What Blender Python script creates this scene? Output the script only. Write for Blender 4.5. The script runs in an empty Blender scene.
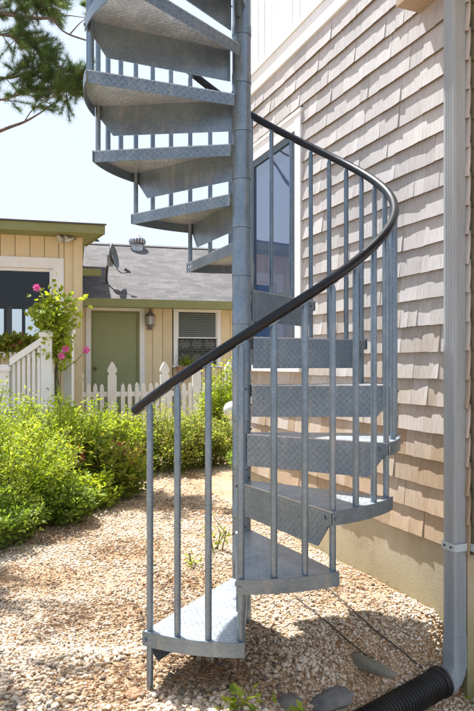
import bpy, math, random
import numpy as np
from mathutils import Vector, Matrix

random.seed(7)
RNG = np.random.default_rng(11)
scene = bpy.context.scene
col = scene.collection
R = math.radians

# ------------------------------------------------------------------ camera, sky, sun, exposure
CAM_H, FOC, CX, HY = 1.27, 635.0, 237.0, 365.0
cam_d = bpy.data.cameras.new("camera")
cam = bpy.data.objects.new("camera", cam_d)
col.objects.link(cam)
cam.location = (0, 0, CAM_H)
cam.rotation_euler = (R(90), 0, 0)
cam_d.sensor_fit = 'VERTICAL'
cam_d.sensor_height = 36.0
cam_d.sensor_width = 24.0
cam_d.lens = 36.0 * FOC / 711.0
cam_d.shift_y = 9.5 / 711.0
cam_d.clip_start = 0.05
cam_d.clip_end = 600
scene.camera = cam

SUN_AZ, SUN_EL = -38.0, 63.0
world = bpy.data.worlds.new("World")
scene.world = world
world.use_nodes = True
nt = world.node_tree
bg = nt.nodes["Background"]
sky = nt.nodes.new("ShaderNodeTexSky")
sky.sky_type = 'NISHITA'
sky.sun_disc = False
sky.sun_elevation = R(SUN_EL)
sky.sun_rotation = R(SUN_AZ)
sky.air_density = 1.0
sky.dust_density = 3.0
sky.ozone_density = 1.0
# thin bright summer haze over the whole sky
wc = nt.nodes.new("ShaderNodeTexCoord")
wn = nt.nodes.new("ShaderNodeTexNoise")
wn.inputs["Scale"].default_value = 2.2
wn.inputs["Detail"].default_value = 6
nt.links.new(wc.outputs["Generated"], wn.inputs["Vector"])
wr = nt.nodes.new("ShaderNodeMapRange")
wr.inputs[1].default_value = 0.32
wr.inputs[2].default_value = 0.62
wr.inputs[3].default_value = 0.62
wr.inputs[4].default_value = 0.95
nt.links.new(wn.outputs["Fac"], wr.inputs[0])
wm = nt.nodes.new("ShaderNodeMixRGB")
wm.inputs[2].default_value = (3.8, 4.4, 5.35, 1)
nt.links.new(wr.outputs[0], wm.inputs[0])
nt.links.new(sky.outputs[0], wm.inputs[1])
nt.links.new(wm.outputs[0], bg.inputs[0])
bg.inputs[1].default_value = 0.10

sun_d = bpy.data.lights.new("sun", 'SUN')
sun_d.energy = 5.0
sun_d.angle = R(0.53)
sun_d.color = (1.0, 0.985, 0.96)
sun = bpy.data.objects.new("sun", sun_d)
col.objects.link(sun)
s = Vector((math.sin(R(SUN_AZ)) * math.cos(R(SUN_EL)), math.cos(R(SUN_AZ)) * math.cos(R(SUN_EL)), math.sin(R(SUN_EL))))
sun.rotation_euler = (-s).to_track_quat('-Z', 'Y').to_euler()
sun.location = s * 20

vs = scene.view_settings
vs.view_transform = 'Standard'
vs.look = 'None'
vs.exposure = 1.24
vs.gamma = 1.0
vs.use_curve_mapping = False
scene.cycles.max_bounces = 8
scene.cycles.transparent_max_bounces = 12


def P(px, py, Y):
    return Vector(((px - CX) / FOC * Y, Y, CAM_H + (HY - py) / FOC * Y))


# ------------------------------------------------------------------ material helpers
def new_mat(name):
    m = bpy.data.materials.new(name)
    m.use_nodes = True
    m.node_tree.nodes.clear()
    out = m.node_tree.nodes.new("ShaderNodeOutputMaterial")
    return m, m.node_tree, out


def N(t, typ, **kw):
    n = t.nodes.new("ShaderNode" + typ)
    for k, v in kw.items():
        if k.startswith("i_"):
            key = k[2:]
            key = int(key) if key.isdigit() else key.replace("_", " ")
            n.inputs[key].default_value = v
        else:
            setattr(n, k, v)
    return n


def L(t, a, b):
    t.links.new(a, b)


def c4(c):
    return (c[0], c[1], c[2], 1.0)


def ramp(t, fac, stops):
    r = N(t, "ValToRGB")
    e = r.color_ramp.elements
    while len(e) > len(stops):
        e.remove(e[-1])
    while len(e) < len(stops):
        e.new(0.5)
    for el, (p, c) in zip(e, stops):
        el.position = p
        el.color = c4(c)
    L(t, fac, r.inputs[0])
    return r.outputs[0]


def mathn(t, op, a, b=None, c=None):
    n = N(t, "Math", operation=op)
    for i, v in enumerate((a, b, c)):
        if v is None:
            continue
        if isinstance(v, (int, float)):
            n.inputs[i].default_value = v
        else:
            L(t, v, n.inputs[i])
    return n.outputs[0]


def simple(name, c1, c2, scale=20, rough=0.6, metal=0.0, bump=0.0, bscale=None, coord="Object", stretch=(1, 1, 1),
           spec=0.5, rnd=0.0, detail=5, rough2=None):
    m, t, out = new_mat(name)
    b = N(t, "BsdfPrincipled", i_Roughness=rough, i_Metallic=metal)
    b.inputs["Specular IOR Level"].default_value = spec
    tc = N(t, "TexCoord")
    mp = N(t, "Mapping")
    mp.inputs["Scale"].default_value = stretch
    L(t, tc.outputs[coord], mp.inputs[0])
    vec = mp.outputs[0]
    if rnd:
        oi = N(t, "ObjectInfo")
        va = N(t, "VectorMath", operation='ADD')
        mu = mathn(t, 'MULTIPLY', oi.outputs["Random"], 37.0)
        L(t, vec, va.inputs[0])
        L(t, mu, va.inputs[1])
        vec = va.outputs[0]
    n = N(t, "TexNoise", i_Scale=scale, i_Detail=detail)
    n.inputs["Roughness"].default_value = 0.62
    L(t, vec, n.inputs["Vector"])
    cl = ramp(t, n.outputs["Fac"], [(0.3, c1), (0.7, c2)])
    if rnd:
        hs = N(t, "HueSaturation")
        v = mathn(t, 'MULTIPLY_ADD', oi.outputs["Random"], rnd, 1.0 - rnd / 2)
        L(t, v, hs.inputs["Value"])
        L(t, cl, hs.inputs["Color"])
        cl = hs.outputs[0]
    L(t, cl, b.inputs["Base Color"])
    if rough2 is not None:
        mr = N(t, "MapRange")
        mr.inputs[3].default_value = rough
        mr.inputs[4].default_value = rough2
        L(t, n.outputs["Fac"], mr.inputs[0])
        L(t, mr.outputs[0], b.inputs["Roughness"])
    if bump:
        bn = N(t, "TexNoise", i_Scale=bscale or scale * 3, i_Detail=4)
        L(t, vec, bn.inputs["Vector"])
        bp = N(t, "Bump", i_Strength=bump, i_Distance=0.01)
        L(t, bn.outputs["Fac"], bp.inputs["Height"])
        L(t, bp.outputs[0], b.inputs["Normal"])
    L(t, b.outputs[0], out.inputs[0])
    return m


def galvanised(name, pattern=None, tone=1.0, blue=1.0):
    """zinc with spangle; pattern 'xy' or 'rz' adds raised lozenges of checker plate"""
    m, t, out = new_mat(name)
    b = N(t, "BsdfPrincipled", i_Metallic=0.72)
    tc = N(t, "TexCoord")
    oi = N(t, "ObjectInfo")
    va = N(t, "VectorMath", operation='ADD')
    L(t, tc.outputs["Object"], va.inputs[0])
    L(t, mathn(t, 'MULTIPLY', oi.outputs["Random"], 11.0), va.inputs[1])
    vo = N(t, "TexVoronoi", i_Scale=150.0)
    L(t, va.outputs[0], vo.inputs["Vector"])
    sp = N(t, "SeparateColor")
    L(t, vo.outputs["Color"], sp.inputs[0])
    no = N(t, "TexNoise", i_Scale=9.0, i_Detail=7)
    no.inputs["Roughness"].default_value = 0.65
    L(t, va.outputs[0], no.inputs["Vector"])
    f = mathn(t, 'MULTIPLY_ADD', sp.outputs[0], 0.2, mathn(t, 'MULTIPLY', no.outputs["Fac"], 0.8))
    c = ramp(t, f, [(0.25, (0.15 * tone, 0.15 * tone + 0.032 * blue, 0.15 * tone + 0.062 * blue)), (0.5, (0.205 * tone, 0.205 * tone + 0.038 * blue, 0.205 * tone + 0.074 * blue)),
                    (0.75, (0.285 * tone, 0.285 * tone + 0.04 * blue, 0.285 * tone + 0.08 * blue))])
    dn = N(t, "TexNoise", i_Scale=1.0, i_Detail=5)
    dv = N(t, "VectorMath", operation='MULTIPLY')
    dv.inputs[1].default_value = (26, 26, 5)
    L(t, va.outputs[0], dv.inputs[0])
    L(t, dv.outputs[0], dn.inputs["Vector"])
    sm = N(t, "MapRange")
    sm.inputs[1].default_value = 0.56
    sm.inputs[2].default_value = 0.78
    sm.inputs[4].default_value = 0.55
    L(t, dn.outputs["Fac"], sm.inputs[0])
    sx_ = N(t, "MixRGB")
    sx_.inputs[2].default_value = (0.36, 0.355, 0.34, 1)
    L(t, sm.outputs[0], sx_.inputs[0])
    L(t, c, sx_.inputs[1])
    c = sx_.outputs[0]
    L(t, c, b.inputs["Base Color"])
    rr = N(t, "MapRange")
    rr.inputs[3].default_value = 0.28
    rr.inputs[4].default_value = 0.50
    L(t, f, rr.inputs[0])
    L(t, rr.outputs[0], b.inputs["Roughness"])
    h = mathn(t, 'MULTIPLY', no.outputs["Fac"], 0.25)
    if pattern:
        sx = N(t, "SeparateXYZ")
        L(t, tc.outputs["Object"], sx.inputs[0])
        A, B = (sx.outputs[0], sx.outputs[1]) if pattern == 'xy' else (sx.outputs[1], sx.outputs[2])
        S = 44.0
        a = mathn(t, 'MULTIPLY', mathn(t, 'ADD', A, B), S * 0.7071)
        d = mathn(t, 'MULTIPLY', mathn(t, 'SUBTRACT', A, B), S * 0.7071)
        par = mathn(t, 'MODULO', mathn(t, 'ADD', mathn(t, 'FLOOR', a), mathn(t, 'ADD', mathn(t, 'FLOOR', d), 1000.0)), 2.0)
        qa = mathn(t, 'SUBTRACT', mathn(t, 'FRACT', a), 0.5)
        qd = mathn(t, 'SUBTRACT', mathn(t, 'FRACT', d), 0.5)
        inv = mathn(t, 'SUBTRACT', 1.0, par)
        u = mathn(t, 'ADD', mathn(t, 'MULTIPLY', qa, par), mathn(t, 'MULTIPLY', qd, inv))
        v = mathn(t, 'ADD', mathn(t, 'MULTIPLY', qd, par), mathn(t, 'MULTIPLY', qa, inv))
        e = mathn(t, 'ADD', mathn(t, 'POWER', mathn(t, 'ABSOLUTE', mathn(t, 'DIVIDE', u, 0.5)), 2.0),
                  mathn(t, 'POWER', mathn(t, 'ABSOLUTE', mathn(t, 'DIVIDE', v, 0.17)), 2.0))
        mr = N(t, "MapRange")
        mr.interpolation_type = 'SMOOTHSTEP'
        mr.inputs[1].default_value = 1.1
        mr.inputs[2].default_value = 0.35
        L(t, e, mr.inputs[0])
        h = mathn(t, 'ADD', h, mathn(t, 'MULTIPLY', mr.outputs[0], 1.0))
    bp = N(t, "Bump", i_Strength=1.0 if pattern else 0.25, i_Distance=0.0022)
    L(t, h, bp.inputs["Height"])
    L(t, bp.outputs[0], b.inputs["Normal"])
    L(t, b.outputs[0], out.inputs[0])
    return m


def leaf_mat(name, stops, trans=0.52, rough=0.55):
    m, t, out = new_mat(name)
    at = N(t, "Attribute", attribute_name="tint")
    c = ramp(t, at.outputs["Fac"], stops)
    d = N(t, "BsdfPrincipled", i_Roughness=rough)
    d.inputs["Specular IOR Level"].default_value = 0.35
    L(t, c, d.inputs["Base Color"])
    tr = N(t, "BsdfTranslucent")
    hs = N(t, "HueSaturation", i_Hue=0.485, i_Saturation=1.1, i_Value=1.25)
    L(t, c, hs.inputs["Color"])
    L(t, hs.outputs[0], tr.inputs["Color"])
    mx = N(t, "MixShader", i_0=trans)
    L(t, d.outputs[0], mx.inputs[1])
    L(t, tr.outputs[0], mx.inputs[2])
    L(t, mx.outputs[0], out.inputs[0])
    return m


def tint_mat(name, stops, rough=0.75, bump=0.0, bscale=120):
    m, t, out = new_mat(name)
    at = N(t, "Attribute", attribute_name="tint")
    c = ramp(t, at.outputs["Fac"], stops)
    b = N(t, "BsdfPrincipled", i_Roughness=rough)
    b.inputs["Specular IOR Level"].default_value = 0.3
    no = N(t, "TexNoise", i_Scale=bscale, i_Detail=4)
    tc = N(t, "TexCoord")
    L(t, tc.outputs["Object"], no.inputs["Vector"])
    hs = N(t, "HueSaturation")
    L(t, c, hs.inputs["Color"])
    L(t, mathn(t, 'MULTIPLY_ADD', no.outputs["Fac"], 0.5, 0.75), hs.inputs["Value"])
    L(t, hs.outputs[0], b.inputs["Base Color"])
    if bump:
        bp = N(t, "Bump", i_Strength=bump, i_Distance=0.004)
        L(t, no.outputs["Fac"], bp.inputs["Height"])
        L(t, bp.outputs[0], b.inputs["Normal"])
    L(t, b.outputs[0], out.inputs[0])
    return m


def shingle_mat():
    m, t, out = new_mat("cedar_shingle")
    b = N(t, "BsdfPrincipled", i_Roughness=0.8)
    b.inputs["Specular IOR Level"].default_value = 0.25
    oi = N(t, "ObjectInfo")
    at = N(t, "Attribute", attribute_name="tint")
    tc = N(t, "TexCoord")
    geo = N(t, "NewGeometry")
    rnd = mathn(t, 'FRACT', mathn(t, 'ADD', oi.outputs["Random"], at.outputs["Fac"]))
    va = N(t, "VectorMath", operation='MULTIPLY_ADD')
    L(t, geo.outputs["Position"], va.inputs[0])
    va.inputs[1].default_value = (95, 95, 5)
    L(t, mathn(t, 'MULTIPLY', rnd, 60.0), va.inputs[2])
    gr = N(t, "TexNoise", i_Scale=1.0, i_Detail=6)
    gr.inputs["Roughness"].default_value = 0.7
    L(t, va.outputs[0], gr.inputs["Vector"])
    bl = N(t, "TexNoise", i_Scale=2.3, i_Detail=3)
    L(t, geo.outputs["Position"], bl.inputs["Vector"])
    sz = N(t, "SeparateXYZ")
    L(t, geo.outputs["Position"], sz.inputs[0])
    # grey courses above, blending to tan on the lower ones
    hgt = mathn(t, 'ADD', mathn(t, 'MULTIPLY', sz.outputs[2], 0.62), mathn(t, 'MULTIPLY_ADD', bl.outputs["Fac"], 0.9, -0.80))
    hgt = mathn(t, 'ADD', hgt, mathn(t, 'MULTIPLY_ADD', rnd, 0.36, -0.18))
    base = ramp(t, hgt, [(0.0, (0.44, 0.325, 0.22)), (0.28, (0.465, 0.40, 0.335)), (0.60, (0.485, 0.468, 0.462))])
    dk = ramp(t, gr.outputs["Fac"], [(0.22, (0.66, 0.62, 0.58)), (0.48, (0.95, 0.95, 0.95)), (0.8, (1.16, 1.15, 1.14))])
    mx = N(t, "MixRGB", blend_type='MULTIPLY', i_0=1.0)
    L(t, base, mx.inputs[1])
    L(t, dk, mx.inputs[2])
    hs = N(t, "HueSaturation")
    L(t, mx.outputs[0], hs.inputs["Color"])
    L(t, mathn(t, 'MULTIPLY_ADD', rnd, 0.26, 0.87), hs.inputs["Value"])
    L(t, hs.outputs[0], b.inputs["Base Color"])
    bp = N(t, "Bump", i_Strength=0.5, i_Distance=0.003)
    L(t, gr.outputs["Fac"], bp.inputs["Height"])
    L(t, bp.outputs[0], b.inputs["Normal"])
    L(t, b.outputs[0], out.inputs[0])
    return m


def roof_mat():
    m, t, out = new_mat("asphalt_shingles")
    b = N(t, "BsdfPrincipled", i_Roughness=0.9)
    tc = N(t, "TexCoord")
    br = N(t, "TexBrick", offset=0.5)
    br.inputs["Scale"].default_value = 1.0
    br.inputs["Mortar Size"].default_value = 0.006
    br.inputs["Brick Width"].default_value = 0.22
    br.inputs["Row Height"].default_value = 0.13
    br.inputs["Color1"].default_value = (0.08, 0.072, 0.07, 1)
    br.inputs["Color2"].default_value = (0.135, 0.122, 0.118, 1)
    br.inputs["Mortar"].default_value = (0.075, 0.07, 0.07, 1)
    dn = N(t, "TexNoise", i_Scale=5.0, i_Detail=3)
    L(t, tc.outputs["UV"], dn.inputs["Vector"])
    dm = N(t, "VectorMath", operation='MULTIPLY_ADD')
    L(t, dn.outputs["Color"], dm.inputs[0])
    dm.inputs[1].default_value = (0.10, 0.05, 0)
    L(t, tc.outputs["UV"], dm.inputs[2])
    L(t, dm.outputs[0], br.inputs["Vector"])
    no = N(t, "TexNoise", i_Scale=2.0, i_Detail=7)
    L(t, tc.outputs["Object"], no.inputs["Vector"])
    hs = N(t, "HueSaturation")
    L(t, br.outputs["Color"], hs.inputs["Color"])
    L(t, mathn(t, 'MULTIPLY_ADD', no.outputs["Fac"], 0.9, 0.55), hs.inputs["Value"])
    L(t, hs.outputs[0], b.inputs["Base Color"])
    bp = N(t, "Bump", i_Strength=0.4, i_Distance=0.02)
    L(t, br.outputs["Fac"], bp.inputs["Height"])
    bp.invert = True
    L(t, bp.outputs[0], b.inputs["Normal"])
    L(t, b.outputs[0], out.inputs[0])
    return m


def ground_mat():
    m, t, out = new_mat("sandy_ground")
    b = N(t, "BsdfPrincipled", i_Roughness=0.95)
    b.inputs["Specular IOR Level"].default_value = 0.15
    tc = N(t, "TexCoord")
    n1 = N(t, "TexNoise", i_Scale=1.6, i_Detail=6)
    n2 = N(t, "TexNoise", i_Scale=60.0, i_Detail=6)
    for n in (n1, n2):
        L(t, tc.outputs["Object"], n.inputs["Vector"])
    base = ramp(t, n1.outputs["Fac"], [(0.33, (0.54, 0.36, 0.21)), (0.47, (0.62, 0.47, 0.32)), (0.62, (0.66, 0.54, 0.40))])
    vo = N(t, "TexVoronoi", i_Scale=95.0)
    L(t, tc.outputs["Object"], vo.inputs["Vector"])
    sp = N(t, "SeparateColor")
    L(t, vo.outputs["Color"], sp.inputs[0])
    grit = ramp(t, sp.outputs[0], [(0.0, (0.55, 0.45, 0.36)), (0.45, (0.9, 0.85, 0.8)), (1.0, (1.35, 1.35, 1.35))])
    edge = ramp(t, vo.outputs["Distance"], [(0.35, (1, 1, 1)), (0.75, (0.6, 0.5, 0.42))])
    mx = N(t, "MixRGB", blend_type='MULTIPLY', i_0=1.0)
    L(t, base, mx.inputs[1])
    L(t, grit, mx.inputs[2])
    mx2 = N(t, "MixRGB", blend_type='MULTIPLY', i_0=0.8)
    L(t, mx.outputs[0], mx2.inputs[1])
    L(t, edge, mx2.inputs[2])
    L(t, mx2.outputs[0], b.inputs["Base Color"])
    hgt = mathn(t, 'SUBTRACT', mathn(t, 'MULTIPLY', n2.outputs["Fac"], 0.5), vo.outputs["Distance"])
    bp = N(t, "Bump", i_Strength=0.8, i_Distance=0.02)
    L(t, hgt, bp.inputs["Height"])
    L(t, bp.outputs[0], b.inputs["Normal"])
    L(t, b.outputs[0], out.inputs[0])
    return m


def foundation_mat():
    m, t, out = new_mat("stained_concrete")
    b = N(t, "BsdfPrincipled", i_Roughness=0.92)
    tc = N(t, "TexCoord")
    n1 = N(t, "TexNoise", i_Scale=3.5, i_Detail=8)
    n1.inputs["Roughness"].default_value = 0.65
    n2 = N(t, "TexNoise", i_Scale=70, i_Detail=5)
    for n in (n1, n2):
        L(t, tc.outputs["Object"], n.inputs["Vector"])
    c = ramp(t, n1.outputs["Fac"], [(0.28, (0.31, 0.25, 0.15)), (0.45, (0.42, 0.35, 0.235)), (0.6, (0.47, 0.40, 0.285)), (0.8, (0.56, 0.49, 0.38))])
    # algae creeping up from the gravel, with a ragged upper edge
    sx = N(t, "SeparateXYZ")
    L(t, tc.outputs["Object"], sx.inputs[0])
    al = N(t, "MapRange")
    al.inputs[1].default_value = 0.16
    al.inputs[2].default_value = -0.05
    L(t, mathn(t, 'ADD', sx.outputs[2], mathn(t, 'MULTIPLY_ADD', n1.outputs["Fac"], -0.5, 0.25)), al.inputs[0])
    mx = N(t, "MixRGB")
    mx.inputs[2].default_value = (0.25, 0.24, 0.06, 1)
    L(t, mathn(t, 'MULTIPLY', al.outputs[0], 0.45), mx.inputs[0])
    L(t, c, mx.inputs[1])
    L(t, mx.outputs[0], b.inputs["Base Color"])
    bp = N(t, "Bump", i_Strength=0.25, i_Distance=0.004)
    L(t, n2.outputs["Fac"], bp.inputs["Height"])
    L(t, bp.outputs[0], b.inputs["Normal"])
    L(t, b.outputs[0], out.inputs[0])
    return m


def glass_mat(name, base, see=0.0, rough=0.02, ior=1.5):
    m, t, out = new_mat(name)
    if see:
        tr = N(t, "BsdfTransparent")
        tr.inputs[0].default_value = (0.75, 0.78, 0.78, 1)
        gl = N(t, "BsdfGlossy", i_Roughness=rough)
        fr = N(t, "Fresnel", i_IOR=1.42)
        mx = N(t, "MixShader")
        L(t, fr.outputs[0], mx.inputs[0])
        L(t, tr.outputs[0], mx.inputs[1])
        L(t, gl.outputs[0], mx.inputs[2])
        L(t, mx.outputs[0], out.inputs[0])
    else:
        b = N(t, "BsdfPrincipled", i_Roughness=rough)
        b.inputs["Base Color"].default_value = c4(base)
        b.inputs["IOR"].default_value = ior
        tc = N(t, "TexCoord")
        no = N(t, "TexNoise", i_Scale=2.5, i_Detail=1)
        L(t, tc.outputs["Object"], no.inputs["Vector"])
        bp = N(t, "Bump", i_Strength=0.04, i_Distance=0.02)
        L(t, no.outputs["Fac"], bp.inputs["Height"])
        L(t, bp.outputs[0], b.inputs["Normal"])
        L(t, b.outputs[0], out.inputs[0])
    return m


M = {}
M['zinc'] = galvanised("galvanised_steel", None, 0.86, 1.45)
M['zinc_top'] = galvanised("galvanised_checker_plate", 'xy', 2.1, 0.8)  # tread tops coloured much brighter to paint in the sunlit glare
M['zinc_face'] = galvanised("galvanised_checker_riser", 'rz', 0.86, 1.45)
M['rail'] = simple("black_vinyl_rail", (0.005, 0.0065, 0.009), (0.011, 0.014, 0.019), 30, 0.26, rough2=0.36, spec=0.28)
M['shingle'] = shingle_mat()
M['shingle_end'] = simple("shingle_end_grain_shadow", (0.15, 0.105, 0.07), (0.27, 0.20, 0.14), 60, 0.9)  # brown end grain, darkened further to paint the shadow line under each course
M['shingle_shade'] = simple("shaded_shingle", (0.045, 0.05, 0.025), (0.13, 0.115, 0.075), 4, 0.9, bump=0.3, bscale=60)  # deep shade on the front wall painted in as dark olive
M['sheath'] = simple("dark_sheathing", (0.05, 0.04, 0.03), (0.09, 0.07, 0.05), 8, 0.9)
M['concrete'] = foundation_mat()
M['white'] = simple("white_paint", (0.78, 0.79, 0.79), (0.85, 0.86, 0.86), 6, 0.5, bump=0.1, bscale=50)
M['white_old'] = simple("weathered_white_paint", (0.76, 0.77, 0.77), (0.85, 0.86, 0.86), 9, 0.55, bump=0.2, bscale=70, rnd=0.1)
M['white_deck'] = simple("chalky_white_boards", (0.68, 0.69, 0.71), (0.76, 0.77, 0.79), 5, 0.6, bump=0.2, bscale=60, rnd=0.12)
M['beige'] = simple("beige_siding", (0.68, 0.565, 0.36), (0.76, 0.645, 0.43), 3, 0.75, bump=0.15, bscale=60, rnd=0.06)
M['olive'] = simple("olive_paint", (0.20, 0.215, 0.085), (0.245, 0.26, 0.11), 4, 0.6, bump=0.1)
M['door'] = simple("sage_door_paint", (0.25, 0.285, 0.14), (0.285, 0.32, 0.165), 2, 0.5)
M['roof'] = roof_mat()
M['ground'] = ground_mat()
M['dark'] = simple("dark_interior", (0.02, 0.02, 0.018), (0.05, 0.045, 0.04), 4, 0.9)
M['pane'] = glass_mat("window_glass", (0.012, 0.018, 0.03))
M['pane_sky'] = glass_mat("sky_blue_window_glass", (0.04, 0.075, 0.16), ior=2.6)  # blue base colour paints in the sky reflection
M['pane_clear'] = glass_mat("clear_glass", (0, 0, 0), see=1.0)
M['frame_dark'] = simple("slate_blue_window_frame", (0.05, 0.08, 0.10), (0.07, 0.10, 0.125), 10, 0.45)
M['spout'] = simple("grey_painted_aluminium", (0.25, 0.28, 0.30), (0.345, 0.38, 0.40), 1.0, 0.42, rough2=0.6, bump=0.05, bscale=4, stretch=(14, 14, 1.6), detail=7)
M['strap'] = simple("pale_strap_paint", (0.42, 0.50, 0.53), (0.50, 0.58, 0.60), 10, 0.5)
M['drain'] = simple("black_corrugated_plastic", (0.005, 0.005, 0.006), (0.035, 0.032, 0.028), 9, 0.38, rough2=0.6)
M['bark'] = simple("pine_bark", (0.07, 0.05, 0.042), (0.17, 0.12, 0.10), 12, 0.9, bump=0.6, bscale=30)
M['stem'] = simple("green_stem", (0.10, 0.13, 0.04), (0.17, 0.15, 0.07), 20, 0.7)
M['stone'] = simple("grey_stone", (0.10, 0.10, 0.095), (0.24, 0.23, 0.21), 9, 0.85, bump=0.6, bscale=40)
M['moss'] = simple("mossy_stone", (0.13, 0.125, 0.07), (0.26, 0.23, 0.185), 9, 0.9, bump=0.7, bscale=40)
M['cable'] = simple("black_cable", (0.02, 0.02, 0.02), (0.05, 0.045, 0.04), 30, 0.6)
M['iron'] = simple("dark_iron", (0.03, 0.03, 0.03), (0.07, 0.065, 0.06), 20, 0.5, metal=0.3)
M['dish'] = simple("grey_dish_paint", (0.075, 0.09, 0.095), (0.11, 0.125, 0.13), 6, 0.5)
M['vent'] = simple("turbine_aluminium", (0.33, 0.35, 0.37), (0.48, 0.5, 0.52), 15, 0.4, metal=0.7)
M['lampglass'] = simple("milky_lamp_glass", (0.42, 0.42, 0.40), (0.55, 0.55, 0.52), 20, 0.2)
M['copper'] = simple("weathered_lamp_metal", (0.16, 0.14, 0.13), (0.26, 0.24, 0.22), 20, 0.5, metal=0.4)
M['brass'] = simple("dark_brass", (0.12, 0.09, 0.04), (0.18, 0.14, 0.07), 20, 0.35, metal=0.8)
M['curtain'] = simple("pale_blinds", (0.70, 0.70, 0.69), (0.78, 0.78, 0.77), 3, 0.7)
M['clay'] = simple("terracotta", (0.32, 0.16, 0.09), (0.42, 0.24, 0.14), 12, 0.85)
M['soffit'] = simple("tan_soffit_wood", (0.36, 0.26, 0.17), (0.45, 0.34, 0.24), 6, 0.75, stretch=(2, 12, 12))
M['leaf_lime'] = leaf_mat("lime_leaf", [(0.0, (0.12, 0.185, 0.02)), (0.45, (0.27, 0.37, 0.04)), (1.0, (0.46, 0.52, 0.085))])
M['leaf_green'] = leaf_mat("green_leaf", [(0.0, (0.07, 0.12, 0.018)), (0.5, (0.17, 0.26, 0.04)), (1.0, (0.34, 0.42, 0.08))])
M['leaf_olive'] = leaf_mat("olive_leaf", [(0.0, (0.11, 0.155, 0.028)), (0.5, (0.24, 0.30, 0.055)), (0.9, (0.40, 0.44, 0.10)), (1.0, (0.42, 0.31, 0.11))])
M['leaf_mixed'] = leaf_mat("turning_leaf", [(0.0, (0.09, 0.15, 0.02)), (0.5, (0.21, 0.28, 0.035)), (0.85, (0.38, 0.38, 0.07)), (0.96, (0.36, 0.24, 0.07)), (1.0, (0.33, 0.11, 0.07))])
M['petal'] = leaf_mat("pink_petal", [(0.0, (0.62, 0.07, 0.26)), (1.0, (0.75, 0.22, 0.45))], 0.3)
M['needle'] = leaf_mat("pine_needle", [(0.0, (0.05, 0.09, 0.03)), (0.5, (0.11, 0.18, 0.055)), (0.9, (0.22, 0.30, 0.09)), (1.0, (0.30, 0.28, 0.11))], 0.45)
M['pebble'] = tint_mat("pebble", [(0.0, (0.16, 0.13, 0.105)), (0.08, (0.33, 0.255, 0.185)), (0.26, (0.48, 0.34, 0.21)), (0.42, (0.60, 0.47, 0.34)),
                                  (0.66, (0.68, 0.57, 0.44)), (0.88, (0.72, 0.65, 0.54)), (1.0, (0.74, 0.70, 0.63))], 0.7, 0.2)
M['straw'] = tint_mat("pine_straw", [(0.0, (0.13, 0.065, 0.03)), (0.6, (0.33, 0.17, 0.07)), (1.0, (0.47, 0.30, 0.15))], 0.8)


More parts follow.
